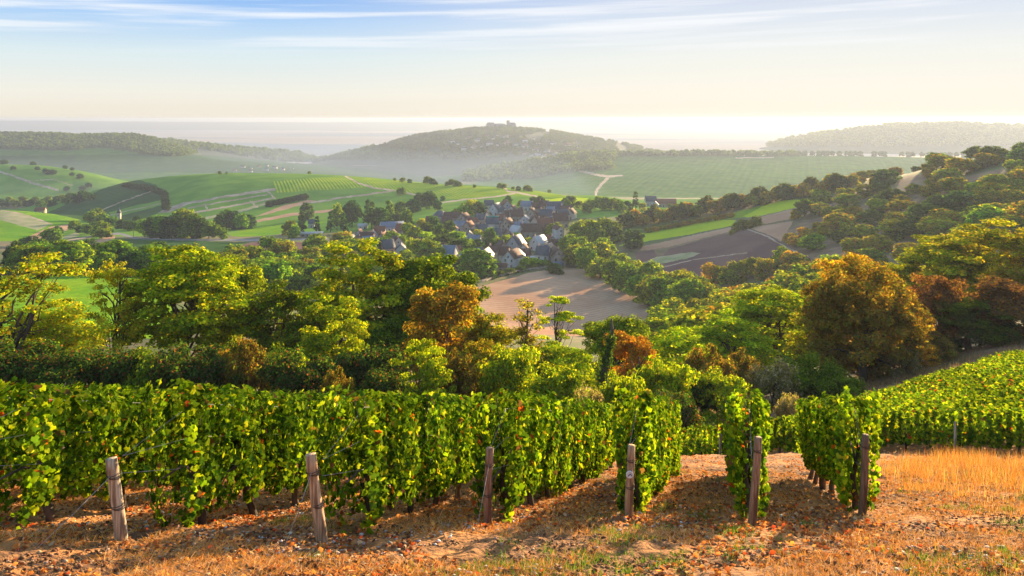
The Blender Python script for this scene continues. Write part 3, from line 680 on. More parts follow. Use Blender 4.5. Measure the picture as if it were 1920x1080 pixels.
def build_litter():
    # fallen vine leaves
    x, y = scatter(95000, 5.2, 24, 1.5); z = Hn(x, y)
    k = inframe(x, y, z) & ~grass_right(x, y) & (fbm(x * .9, y * .9, 3) + rng.normal(0, .1, len(x)) > 0) & (rng.random(len(x)) < np.where(y < 8, .35, 1)); x, y, z = x[k], y[k], z[k]
    n = len(x); nrm = np.stack([rng.normal(0, .5, n), rng.normal(0, .5, n), np.ones(n)], -1); A, B, Cn = frames(nrm, rng.uniform(0, 6.28, n))
    tv = LV.copy(); tv[:, 2] *= 2.5
    keep = [0, 2, 4, 7, 10, 12]; tv = np.array([LV[0], LV[2], LV[4], LV[7], LV[10], LV[12]]); tv[0, 2] = -.25; tv[:, 2] *= 2; tf = np.array([(0, 1, 2), (0, 2, 3), (0, 3, 4), (0, 4, 5), (0, 5, 1)])
    v, f = stamp(np.stack([x, y, z + .012], -1), A, B, Cn, rng.uniform(.012, .032, n), tv, tf)
    c = palette(n, [(.28, .10, .035), (.42, .16, .045), (.62, .27, .07), (.62, .11, .03), (.14, .065, .035), (.62, .44, .26), (.72, .38, .09)], [.22, .24, .22, .07, .10, .10, .12], .3)
    px = 960 + F * x / y
    o = obj('fallen_leaves', mesh_np('fallen_leaves', v, [f], [M_['grass']], col=np.repeat(c, 6, axis=0))); tag(o, 'orange and rust coloured fallen vine leaves strewn between the rows', 'leaves', kind='stuff')
    # stones
    x, y = scatter(9000, 5.2, 15, 1.3); z = Hn(x, y)
    dens = fbm(x * .7 + 5, y * .7, 3) + .25 * np.exp(-((rowdist(x, y) - .45) / .3) ** 2) + .12 * np.exp(-((x + 1.2) ** 2) / 1.5) + .12 * np.exp(-((x + 3.6) ** 2 + (y - 6) ** 2) / .6)
    k = inframe(x, y, z) & (dens > .16) & ~grass_right(x, y); x, y, z = x[k], y[k], z[k]; n = len(x)
    ico = np.array([(0, 0, .6), (.9, 0, .15), (.3, .8, .2), (-.7, .5, .1), (-.75, -.5, .2), (.25, -.85, .1), (0, 0, -.5)]); tf = np.array([(0, i, i % 5 + 1) for i in range(1, 6)] + [(6, i % 5 + 1, i) for i in range(1, 6)])
    nrm = np.stack([rng.normal(0, .25, n), rng.normal(0, .25, n), np.ones(n)], -1); A, B, Cn = frames(nrm, rng.uniform(0, 6.28, n)); A = A * rng.uniform(.8, 1.6, (n, 1)); Cn = Cn * rng.uniform(.4, .9, (n, 1))
    sz = .010 + .020 * rng.random(n) ** 3
    v, f = stamp(np.stack([x, y, z + .006], -1), A, B, Cn, sz, ico, tf)
    v += rng.normal(0, .003, v.shape)
    o = obj('stones', mesh_np('stones', v, [f], [M_['stone']], col=np.repeat(palette(n, [(.55, .52, .48), (.42, .38, .34), (.30, .26, .22)], [.35, .35, .3], .2), 7, axis=0))); tag(o, 'pale limestone chips lying on the soil between the vine rows', 'stones', kind='stuff')
    # clods of soil
    x, y = scatter(60000, 5.2, 18, 1.5); z = Hn(x, y); k = inframe(x, y, z) & (fbm(x * 1.7, y * 1.7, 3) > -.12); x, y, z = x[k], y[k], z[k]; n = len(x)
    nrm = np.stack([rng.normal(0, .4, n), rng.normal(0, .4, n), np.ones(n)], -1); A, B, Cn = frames(nrm, rng.uniform(0, 6.28, n)); sz = .006 + .022 * rng.random(n) ** 2.5
    v, f = stamp(np.stack([x, y, z + .003], -1), A * rng.uniform(.8, 1.5, (n, 1)), B, Cn, sz, ico, tf)
    o = obj('soil_clods', mesh_np('soil_clods', v, [f], [M_['stone']], col=np.repeat(palette(n, [(.20, .10, .05), (.30, .17, .09), (.13, .07, .04), (.38, .27, .18)], [.35, .3, .2, .15], .25), 7, axis=0))); tag(o, 'small brown clods of dry soil strewn over the slope', 'soil', kind='stuff')
    # dead straw lying and standing
    blade = np.array([(-.012, 0, 0), (.012, 0, 0), (.012, .5, .06), (-.006, .5, .06), (0, 1, .22)]); bq = [(0, 1, 2, 3)]; bt = [(3, 2, 4)]
    def blades(x, y, z, ln, tilt, cols, probs, name, label, cat, wid=1.0, jit=.25):
        n = len(x); az_ = rng.uniform(0, 2 * np.pi, n)
        up = np.stack([np.sin(tilt) * np.cos(az_), np.sin(tilt) * np.sin(az_), np.cos(tilt)], -1)
        side = np.stack([-np.sin(az_), np.cos(az_), 0 * az_], -1); nn = np.cross(side, up)
        tv = blade * np.array([wid, 1, 1]); k = 5
        v = np.stack([x, y, z], -1)[:, None] + ln[:, None, None] * (tv[None, :, 1:2] * up[:, None] + tv[None, :, 2:3] * nn[:, None]) + (tv[None, :, 0:1] * side[:, None]) * .25
        v = v.reshape(-1, 3); b = np.arange(n)[:, None, None] * k
        c = np.repeat(palette(n, cols, probs, jit), k, axis=0)
        o = obj(name, mesh_np(name, v, [(b + np.array(bq)[None]).reshape(-1, 4), (b + np.array(bt)[None]).reshape(-1, 3)], [M_['grass']], col=c)); tag(o, label, cat, kind='stuff')
    # tufts of straw
    tx, ty = scatter(26000, 5.2, 18, 1.4); dens = .06 + fbm(tx * .8 + 40, ty * .8, 3) + .22 * np.clip((tx - 2.5) / 3, -.4, 1) + .02 * np.clip((7.4 - ty) / 1.5, 0, 1)
    k = dens > .0; tx, ty = tx[k], ty[k]
    m = 16; x = np.repeat(tx, m) + rng.normal(0, .06, len(tx) * m); y = np.repeat(ty, m) + rng.normal(0, .06, len(tx) * m); z = Hn(x, y); k = inframe(x, y, z) & (rowdist(x, y) > .12); x, y, z = x[k], y[k], z[k]; n = len(x)
    blades(x, y, z - .005, rng.uniform(.03, .10, n), rng.uniform(.6, 1.5, n), [(.62, .34, .10), (.52, .24, .06), (.70, .50, .26), (.72, .36, .06), (.28, .14, .05)], [.3, .22, .18, .2, .1], 'straw', 'dead orange straw and withered weeds covering the slope', 'straw', .9)
    # tall dry grass on the right
    x, y = scatter(170000, 9.3, 24.5, 1.0); k = grass_right(x, y) & (fbm(x * 1.1, y * 1.1, 4) + rng.normal(0, .15, len(x)) > -.05); x, y = x[k], y[k]; z = H(x, y); n = len(x)
    hgt = rng.uniform(.10, .36, n) * (1 + .5 * vnoise(x * .6, y * .6)) * np.clip((y - 9) / 4, .45, 1.25)
    blades(x, y, z - .01, hgt, np.abs(rng.normal(0, .5, n)), [(.50, .25, .05), (.36, .15, .03), (.60, .40, .14), (.24, .22, .04), (.55, .21, .035)], [.28, .22, .16, .16, .18], 'dry_grass', 'tall dry golden grass at the right end of the rows', 'dry grass', 1.1)
    # weeds on the brown bank behind the right block
    Yb = 36 * (82 / 36) ** rng.random(60000); pb = rng.uniform(1240, 1960, 60000); xb = (pb - 960) / F * Yb; zb_ = H(xb, Yb)
    k = fbm(xb * .35, Yb * .35, 4) + rng.normal(0, .12, len(xb)) > .02; off = (xb - 6.6) * .66 + (Yb - 33) * .751; e_ = (xb - 6.6) * -.645 + (Yb - 33) * .764
    k &= e_ > .8; xb, Yb, zb_ = xb[k], Yb[k], zb_[k]; n = len(xb)
    blades(xb, Yb, zb_ - .02, rng.uniform(.2, .75, n), np.abs(rng.normal(0, .55, n)), [(.28, .16, .08), (.20, .11, .06), (.38, .27, .15), (.14, .15, .04)], [.35, .3, .15, .2], 'bank_weeds', 'withered brown weeds on the bank beyond the right vineyard block', 'weeds', 4.0)
    # green tufts
    tx, ty = scatter(2600, 5.2, 17, 1.2); px = 960 + F * tx / ty
    w_ = fbm(tx * .9 + 9, ty * .9 + 3, 3) + np.where((px > 1690) & (ty < 10.6), .27, 0) + np.where((np.abs(px - 1180) < 70) & (ty < 9.2), .22, -.06)
    k = w_ > .20; tx, ty = tx[k], ty[k]; m = 34; x = np.repeat(tx, m) + rng.normal(0, .055, len(tx) * m); y = np.repeat(ty, m) + rng.normal(0, .055, len(tx) * m); z = Hn(x, y); n = len(x)
    blades(x, y, z - .005, rng.uniform(.03, .10, n), rng.uniform(0, 1.1, n), [(.10, .20, .02), (.18, .28, .03), (.06, .13, .02)], [.4, .35, .25], 'grass', 'small tufts of fresh green grass scattered over the straw', 'grass', 1.0)
M_['stone'] = leaf_mat('limestone', 0.0, .02, (1, 1, 1))
build_litter()
# ------------------------------------------------------------------ trees
def rand_unit(n):
    v = rng.normal(0, 1, (n, 3)); return v / np.linalg.norm(v, axis=1)[:, None]
TRI5 = np.array([(-.5, 0, 0), (.5, .05, 0), (.62, .7, .12), (0, 1.15, -.05), (-.6, .6, .1)]); TRI5F = np.array([(0, 1, 2, 3), (0, 3, 4, 4)])
LC = np.array([(0, -.5, 0), (.42, -.1, .08), (.35, .45, -.05), (0, .75, .05), (-.38, .4, .07), (-.45, -.15, -.06)]); LCF = np.array([(0, 1, 2), (0, 2, 3), (0, 3, 4), (0, 4, 5)])
LC4 = np.array([(-.5, -.45, .0), (.5, -.4, .12), (.42, .5, .0), (-.45, .55, .12)]); LC4F = np.array([(0, 1, 2, 3)])
def crown_pts(blobs, ncl, per, cr, flat=1.0, hollow=.55, low=-.6):
    """blobs: (x,y,z,rx,ry,rz). clumps sit near blob surfaces, leaves round each clump"""
    B = np.array(blobs, float); vol = B[:, 3] * B[:, 4] * B[:, 5]; k = rng.choice(len(B), ncl, p=vol ** .75 / (vol ** .75).sum())
    d = rand_unit(ncl); d[:, 2] = np.where(d[:, 2] < low, -d[:, 2], d[:, 2])
    r = hollow + (1 - hollow) * rng.random(ncl) ** .6
    cen = B[k, :3] + d * B[k, 3:] * r[:, None]
    cs = cr * rng.uniform(.55, 1.35, ncl); n = rng.poisson(per * (cs / cr) ** 1.5) + 3
    idx = np.repeat(np.arange(ncl), n); u = rand_unit(len(idx)) * (rng.random(len(idx)) ** .45)[:, None]
    p = cen[idx] + u * cs[idx][:, None] * np.array([1, 1, flat])
    nrm = u * .8 + d[idx] * .5 + np.array([0, 0, .45]) + rng.normal(0, .45, (len(idx), 3))
    return p, nrm, idx, cen, d
def crown(blobs, ncl, per, cr, leaf, cols, probs, flat=1.0, hollow=.55, low=-.6, quad=False, cvar=.35, droop=0):
    p, nrm, idx, cen, d = crown_pts(blobs, ncl, per, cr, flat, hollow, low)
    n = len(p); A, B, Cn = frames(nrm, rng.uniform(0, 6.28, n))
    tv, tf = (LC4, LC4F) if quad else (LC, LCF)
    v, f = stamp(p, A, B, Cn, leaf * rng.uniform(.55, 1.35, n), tv, tf)
    c = palette(n, cols, probs, .28); cv = 1 + cvar * (rng.random(len(cen)) - .5) * 2; c = c * cv[idx][:, None]
    return v, f, np.repeat(c, len(tv), axis=0), cen
def trunk_bag(h, r, cen, nb=10, lean=(0, 0), fork=.35, col=(.6, .5, .45)):
    b = Bag(); tt = np.linspace(0, 1, 8); top = np.array([lean[0], lean[1], h])
    pts = np.outer(tt, top) + np.stack([.03 * h * np.sin(tt * 4 + 1), .03 * h * np.sin(tt * 5), 0 * tt], -1); pts[0, 2] = -.6
    b.tube(pts, r * (1.15 - .85 * tt), 8, jit=.1, c=col)
    ids = rng.choice(len(cen), min(nb, len(cen)), replace=False)
    for i in ids:
        t0 = rng.uniform(fork, .92); s = pts[0] * (1 - t0) + pts[-1] * t0; s = np.array([np.interp(t0, tt, pts[:, j]) for j in range(3)])
        e = cen[i]; 
        if e[2] < s[2] - 1: t0 = fork; s = np.array([np.interp(t0, tt, pts[:, j]) for j in range(3)])
        u = np.linspace(0, 1, 6)[:, None]; mid = np.array([0, 0, .12 * np.linalg.norm(e - s)])
        q = s * (1 - u) + e * u + 4 * u * (1 - u) * mid + rng.normal(0, .02 * h, (6, 3)) * u * (1 - u) * 3
        b.tube(q, r * (.48 - .42 * u[:, 0]) * rng.uniform(.6, 1.1), 5, c=col)
    return b
GREEN = [(.08, .15, .012), (.15, .23, .014), (.24, .31, .018)]
YGREEN = [(.22, .32, .012), (.34, .41, .015), (.48, .45, .02), (.13, .22, .012)]
OLIVE = [(.18, .22, .022), (.27, .26, .025), (.34, .26, .03)]
YEL = [(.38, .42, .018), (.48, .42, .022), (.26, .34, .018), (.42, .27, .025)]
RUST = [(.34, .17, .02), (.42, .24, .025), (.24, .18, .025), (.34, .32, .03)]
DARK = [(.035, .08, .016), (.06, .12, .022), (.09, .15, .028)]
PURP = [(.20, .09, .04), (.15, .085, .04), (.24, .13, .04)]
PALE = [(.30, .26, .17), (.16, .15, .07), (.22, .18, .08), (.38, .33, .24)]
def ballblobs(n, R_, H_, z0, spread=.55, fz=.75, seed=0):
    r = np.random.default_rng(seed); out = [(0, 0, z0 + H_ * .55, R_ * .75, R_ * .75, H_ * .48)]
    for i in range(n):
        a = 2 * np.pi * i / n + r.uniform(-.4, .4); t = r.uniform(.15, .9); rr = R_ * spread * (1.15 - .75 * abs(t - .35)); s = R_ * r.uniform(.30, .48)
        out.append((rr * np.cos(a), rr * np.sin(a), z0 + H_ * t, s, s, s * fz))
    return out
PROTO = {}
def make_proto(name, blobs, ncl, per, cr, leaf, cols, probs, th, tr, nb=12, lean=(0, 0), **k):
    if not k.get('quad'): per *= 1.45; leaf *= .82
    v, f, c, cen = crown(blobs, ncl, per, cr, leaf, cols, probs, **k)
    cm = mesh_np('crown', v, [f], [M_['leaf']], col=c)
    tm = trunk_bag(th, tr, cen, nb, lean).mesh('trunk', [M_['bark']], smooth=True) if th else None
    PROTO[name] = (cm, tm, (v, f, c))
# near kinds; all sized in metres, height ~12
make_proto('robinia', ballblobs(9, 4.2, 10.5, 1.6, seed=3), 230, 95, .75, .20, YGREEN, [.3, .3, .2, .2], 9, .24, 22, flat=.45, hollow=.35)
make_proto('robinia2', ballblobs(8, 4.6, 10, 2.0, seed=9), 210, 90, .8, .20, YGREEN, [.35, .3, .12, .23], 9, .24, 22, flat=.4, hollow=.3)
make_proto('oak', ballblobs(11, 4.6, 10.0, 1.4, seed=5), 290, 95, .70, .20, GREEN + [(.16, .2, .02)], [.3, .3, .25, .15], 8, .3, 22, flat=.75, hollow=.5)
make_proto('oak2', ballblobs(12, 4.4, 11.0, 1.2, seed=15), 290, 95, .70, .20, GREEN + [(.16, .2, .02)], [.35, .3, .22, .13], 8, .3, 22, flat=.7, hollow=.5)
make_proto('rust', ballblobs(9, 4.0, 9.5, .8, seed=6), 230, 90, .65, .18, RUST, [.3, .3, .2, .2], 8, .2, 26, flat=.7, hollow=.35)
make_proto('olive', ballblobs(9, 3.6, 9.5, 1.0, seed=8), 210, 80, .62, .17, OLIVE + YGREEN[:2], [.22, .25, .15, .2, .18], 8, .18, 26, flat=.6, hollow=.3)
make_proto('open', ballblobs(8, 3.4, 7.0, 4.4, seed=12), 95, 55, .62, .17, YEL, [.35, .25, .3, .1], 10, .19, 34, flat=.45, hollow=.4)
make_proto('open2', ballblobs(8, 4.2, 8.0, 3.2, seed=13), 120, 60, .7, .17, YEL, [.32, .22, .3, .16], 9.5, .2, 36, lean=(-1.6, 0), flat=.45, hollow=.35)
make_proto('bush', ballblobs(7, 2.6, 4.0, -.6, seed=21), 110, 80, .55, .15, GREEN + OLIVE[:1], [.35, .3, .15, .2], 2.2, .08, 14, flat=.8, hollow=.35, low=-.2)
make_proto('bushy', ballblobs(7, 2.6, 4.2, -.6, seed=22), 110, 75, .5, .15, YGREEN, [.3, .3, .15, .25], 2.2, .08, 14, flat=.6, hollow=.35, low=-.2)
make_proto('bushr', ballblobs(8, 2.6, 4.0, -.6, seed=23), 120, 75, .48, .14, [(.20, .13, .03), (.26, .15, .03), (.14, .10, .03), (.22, .22, .04)] + OLIVE[:1], [.25, .2, .2, .1, .25], 2.2, .08, 20, flat=.7, hollow=.35, low=-.2)
make_proto('bushp', ballblobs(8, 2.4, 3.4, -.6, seed=24), 120, 75, .45, .12, PALE + OLIVE[:1], [.25, .2, .2, .15, .2], 1.8, .08, 16, flat=.8, hollow=.35, low=-.2)
make_proto('bushd', ballblobs(8, 2.8, 4.4, -.6, seed=25), 130, 80, .5, .14, DARK + PURP[:1], [.35, .3, .2, .15], 2.0, .08, 16, flat=.8, hollow=.35, low=-.2)
make_proto('haw', ballblobs(15, 5.0, 11.4, -2.0, spread=.5, seed=31), 420, 85, .6, .17, [(.24, .17, .03), (.17, .16, .03), (.34, .21, .03), (.20, .23, .03)], [.3, .3, .2, .2], 6, .3, 30, flat=.85, hollow=.5, low=-.3)
make_proto('purple', ballblobs(9, 3.6, 7.5, -.4, seed=33), 200, 80, .6, .17, PURP + RUST[:1], [.4, .3, .2, .1], 5, .2, 16, flat=.85, hollow=.45, low=-.3)
make_proto('feather', [(0, 0, 11, 1.4, 1.2, .5), (.9, 0, 9.6, 1.5, 1.2, .4), (-1.2, .2, 9.2, 1.1, .9, .35), (1.3, -.2, 8.0, 1.4, 1.1, .35), (-.9, 0, 7.4, 1.2, 1, .35), (.2, 0, 6, 1.6, 1.2, .4)], 80, 80, .5, .13, YGREEN, [.35, .35, .15, .15], 11, .12, 30, flat=.25, hollow=.1)
make_proto('thin', [(0, 0, 9, .9, .9, 2.0), (.3, 0, 5.5, 1.1, 1, 2.0), (-.5, 0, 7.2, .8, .8, 1.4)], 60, 34, .4, .12, OLIVE + RUST[:1] + YEL[:1], [.25, .25, .15, .15, .2], 10.5, .12, 40, flat=.6, hollow=.15)
make_proto('shoot', [(0, 0, 2.6, 2.2, 1.6, 1.8), (-1.0, 0, 1.6, 1.6, 1.4, 1.2), (1.3, 0, 1.4, 1.5, 1.3, 1.2)], 120, 70, .5, .13, YGREEN, [.45, .35, .1, .1], 3.6, .07, 30, flat=.35, hollow=.2)
# middle distance: lighter meshes, unit ~10 m tall
for i in range(4): make_proto('mid%d' % i, ballblobs(8 + i, 4.2, 9.0, -.2, spread=.5, fz=.9, seed=50 + i), 200, 22, .8, .40, GREEN + YGREEN[:2], [.22, .24, .2, .2, .14], 4, .22, 5, flat=.85, hollow=.6, quad=True, low=-.8)
for i in range(3): make_proto('mido%d' % i, ballblobs(9, 3.8, 7.6, -.6, spread=.5, fz=.9, seed=60 + i), 190, 20, .75, .38, OLIVE + YGREEN[:1] + RUST[1:2], [.28, .25, .15, .22, .1], 3, .2, 5, flat=.85, hollow=.55, quad=True, low=-.8)
for i in range(2): make_proto('midd%d' % i, ballblobs(9, 4.0, 9.0, -.4, spread=.5, fz=.9, seed=70 + i), 200, 20, .8, .40, DARK + GREEN[:1], [.3, .3, .25, .15], 4, .22, 5, flat=.85, hollow=.6, quad=True, low=-.8)
make_proto('cone', [(0, 0, 2, 2.0, 2.0, 1.6), (0, 0, 4.2, 1.6, 1.6, 1.6), (0, 0, 6.4, 1.15, 1.15, 1.4), (0, 0, 8.4, .7, .7, 1.3), (0, 0, 9.8, .3, .3, .9)], 90, 14, .5, .4, DARK, [.4, .4, .2], 8, .18, 3, flat=.7, hollow=.6, quad=True)
make_proto('column', [(0, 0, 2.5, 1.1, 1.1, 2.4), (0, 0, 5.5, 1.1, 1.1, 2.6), (0, 0, 8.4, .7, .7, 1.9)], 80, 14, .5, .38, GREEN, [.3, .4, .3], 8, .15, 3, flat=1.2, hollow=.5, quad=True)
# merged version (crown and trunk in one mesh) for trees too small to show their parts
MERG = {}
def merged(name):
    if name in MERG: return MERG[name]
    cm, tm, (v, f, c) = PROTO[name]
    b = Bag(); b.tube([(0, 0, -1), (.1, 0, 1.5), (0, .1, 4)], [.25, .2, .14], 5, c=(.6, .5, .45))
    bv = np.vstack(b.v); fs = [f]; mi = [0]
    q = np.vstack(b.q) + len(v); t = np.vstack(b.t) + len(v); col = np.vstack([c, np.vstack(b.c)])
    me = mesh_np(name + '_tree', np.vstack([v, bv]), [f, q, t] if f.shape[1] == 4 else [f, q, t], [M_['leaf'], M_['bark']], col=col, mi=[0, 1, 1])
    MERG[name] = me; return me
def htop(name):
    z = PROTO[name][2][0][:, 2]; return float(np.percentile(z, 99.5))
def hwid(name):
    x = PROTO[name][2][0][:, 0]; return float(np.percentile(x, 99) - np.percentile(x, 1))
def rgba(t): return (t[0], t[1], t[2], 1)
def tree(kind, name, cat, label, group, px, py_top, wpx, Y, tint=(1, 1, 1), rz=None, sink=.3):
    """tree whose crown centre is seen at px, its top at py_top, wpx wide, Y metres away"""
    x, y, z = G(px, Y); ztop = -(py_top - HZ) / F * Y; hh = ztop - z + sink
    sz = hh / htop(kind); sx = (wpx / F * Y) / hwid(kind)
    if rz is None: rz = rng.uniform(0, 6.28) if kind not in ('open2', 'feather', 'shoot') else 0
    root = empty(name, (x, y, z - sink), rz); root.scale = (sx, sx, sz)
    tag(root, label, cat, group)
    cm, tm, _ = PROTO[kind]
    if tm: obj('trunk', tm, root)
    cr_ = obj('crown', cm, root); cr_.color = rgba(tint)
    return root
T = tree
g1 = 'trees behind the near vine rows'
T('open2', 'tree', 'tree', 'yellowing tree with dark forked branches at the left edge', g1, 35, 478, 250, 62, (.75, .85, .9), rz=0)
T('robinia', 'tree', 'tree', 'glowing yellow bushy tree just right of the forked tree at the left edge', g1, 105, 570, 150, 84, (1.3, 1.15, .9))
T('open', 'tree', 'tree', 'slender open tree with twin dark stems before the bright left vineyard', g1, 217, 492, 105, 72, (1.0, 1.0, 1))
T('robinia2', 'tree', 'tree', 'widest tall yellow green tree in the left half', g1, 350, 474, 215, 76, (1.0, 1.0, 1))
T('oak', 'tree', 'tree', 'green tree tucked behind the right shoulder of the widest left tree', g1, 432, 482, 130, 84, (1.25, 1.15, 1))
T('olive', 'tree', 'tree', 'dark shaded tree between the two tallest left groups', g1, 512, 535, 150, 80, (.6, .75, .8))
T('robinia', 'tree', 'tree', 'tallest tree, yellow crowned, standing left of the rusty tree', g1, 668, 458, 200, 80, (1.0, .95, 1))
T('robinia', 'tree', 'tree', 'narrow bright leafy tree in front of the tallest one', g1, 628, 560, 130, 66, (1.0, 1.0, 1))
T('oak2', 'tree', 'tree', 'dark green domed tree with a yellow rim beside the brown field', g1, 815, 486, 185, 84, (1.0, 1.0, 1))
T('rust', 'tree', 'tree', 'rusty orange autumn tree in the middle of the near belt', g1, 838, 545, 150, 68, (.85, .92, 1))
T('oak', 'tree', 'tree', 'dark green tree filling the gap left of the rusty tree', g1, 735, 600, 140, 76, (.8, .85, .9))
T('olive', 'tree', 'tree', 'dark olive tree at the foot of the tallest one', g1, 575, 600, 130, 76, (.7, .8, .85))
T('olive', 'tree', 'tree', 'yellow olive tree right of the rusty autumn tree', g1, 925, 592, 120, 68, (1.1, 1.0, 1))
T('thin', 'tree', 'tree', 'thin sparse tree with an ivy stem before the brown field', g1, 988, 562, 70, 64, (1, 1, 1))
T('feather', 'tree', 'tree', 'bright feathery tree with flat layered twigs before the brown field', g1, 1045, 558, 78, 76, (1.2, 1.2, 1))
T('robinia2', 'tree', 'tree', 'bright green mass below the feathery layered tree', g1, 1035, 645, 150, 66, (1.1, 1.15, 1))
T('olive', 'tree', 'tree', 'ochre tree between the rusty tree and the thin ivy stem', g1, 905, 640, 110, 62, (1.2, .95, 1))
T('oak', 'tree', 'tree', 'round green tree behind the leaning ivy covered snag', g1, 1150, 596, 130, 82, (1.3, 1.25, 1))
T('robinia', 'tree', 'tree', 'vivid green tree right of the short ivy stump', g1, 1268, 622, 150, 76, (1.1, 1.2, 1))
T('rust', 'tree', 'tree', 'orange brown shrubby tree between the two ivy snags', g1, 1185, 628, 100, 66, (1.1, .9, 1))
T('robinia2', 'tree', 'tree', 'large bright green tree left of the great brown hawthorn', g1, 1450, 540, 170, 100, (1.15, 1.15, 1))
T('robinia', 'tree', 'tree', 'mid green tree above the cream flowered thicket', g1, 1370, 590, 150, 92, (1.1, 1.2, 1))
T('haw', 'tree', 'tree', 'great brown hawthorn with an orange lit edge on the right', g1, 1622, 497, 215, 74, (1.0, .95, .95))
T('rust', 'tree', 'tree', 'added flame orange crown standing in for the lit edge of the great hawthorn', g1, 1690, 590, 110, 77, (1.5, 1.35, .9))  # added crown, its bright orange tint stands in for the hawthorn's sunlit edge
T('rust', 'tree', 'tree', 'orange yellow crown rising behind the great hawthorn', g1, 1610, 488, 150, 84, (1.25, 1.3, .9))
T('purple', 'tree', 'tree', 'dark reddish tree right of the great hawthorn', g1, 1745, 520, 130, 86, (1, 1, 1))
T('purple', 'tree', 'tree', 'dark reddish thicket at the right edge', g1, 1890, 530, 170, 84, (.9, 1, 1))
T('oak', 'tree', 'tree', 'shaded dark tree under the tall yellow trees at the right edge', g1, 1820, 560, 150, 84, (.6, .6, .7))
T('robinia', 'tree', 'tree', 'tallest yellow green tree at the right edge', g1, 1868, 418, 210, 118, (1.25, 1.0, 1))
T('robinia2', 'tree', 'tree', 'yellow green tree second from the right edge', g1, 1785, 452, 170, 124, (1.2, 1.0, 1))
T('robinia', 'tree', 'tree', 'lower yellow green tree at the left end of the tall right group', g1, 1700, 486, 130, 128, (1.15, 1.05, 1))
T('olive', 'tree', 'tree', 'olive tree stretching past the right border of the photo', g1, 1950, 440, 160, 108, (1.1, .9, 1))
T('olive', 'tree', 'tree', 'gold brown tree touching the left side of the great hawthorn', g1, 1540, 580, 120, 84, (1.0, .95, 1))
# ivy snags
def snag(px, ytop, ybase, Y, lean, r, lb):
    x, y, z = G(px, Y); z0 = -(ybase - HZ) / F * Y; z1 = -(ytop - HZ) / F * Y; root = empty('dead_tree', (x, y, z)); tag(root, lb, 'tree', 'ivy covered snags')
    b = Bag(); u = np.linspace(0, 1, 10); lx = lean / F * Y; hh = z1 - z
    pts = np.stack([lx * u ** 1.6 + .18 * np.sin(u * 9), 0 * u, -.3 + (hh + .3) * u], -1); b.tube(pts, r * (1.1 - .95 * u), 8, jit=.15, c=(.5, .42, .36))
    b.tube([pts[-2], pts[-2] + np.array([.35, 0, .5]), pts[-2] + np.array([.8, .1, 1.3])], [.05, .03, .012], 5); b.tube([pts[-3], pts[-3] + np.array([-.3, 0, .5]), pts[-3] + np.array([-.5, .1, 1.0])], [.05, .03, .012], 5)
    obj('trunk', b.mesh('trunk', [M_['bark']], smooth=True), root)
    n = 2600; uu = rng.random(n) ** 1.25 * .86; c = np.stack([np.interp(uu, u, pts[:, j]) for j in range(3)], -1); d = rand_unit(n); rad = r * 1.9 * (1.15 - .8 * uu) * (1 + .4 * vnoise(uu * 9, uu * 3))
    P = c + d * np.stack([rad, rad, rad], -1) * rng.uniform(.75, 1.1, (n, 1)); A, B, Cn = frames(d + rng.normal(0, .4, (n, 3)), rng.uniform(0, 6, n)); v, f = stamp(P, A, B, Cn, rng.uniform(.09, .17, n), LC, LCF)
    obj('ivy', mesh_np('ivy', v, [f], [M_['leaf']], col=np.repeat(palette(n, DARK + GREEN[:1], [.35, .3, .2, .15]), 6, axis=0)), root)
snag(1133, 598, 732, 57, 12, .42, 'leaning dead trunk wrapped in dark ivy with bare twigs on top')
snag(1188, 668, 735, 56, 8, .22, 'short ivy covered stump right of the taller leaning snag')
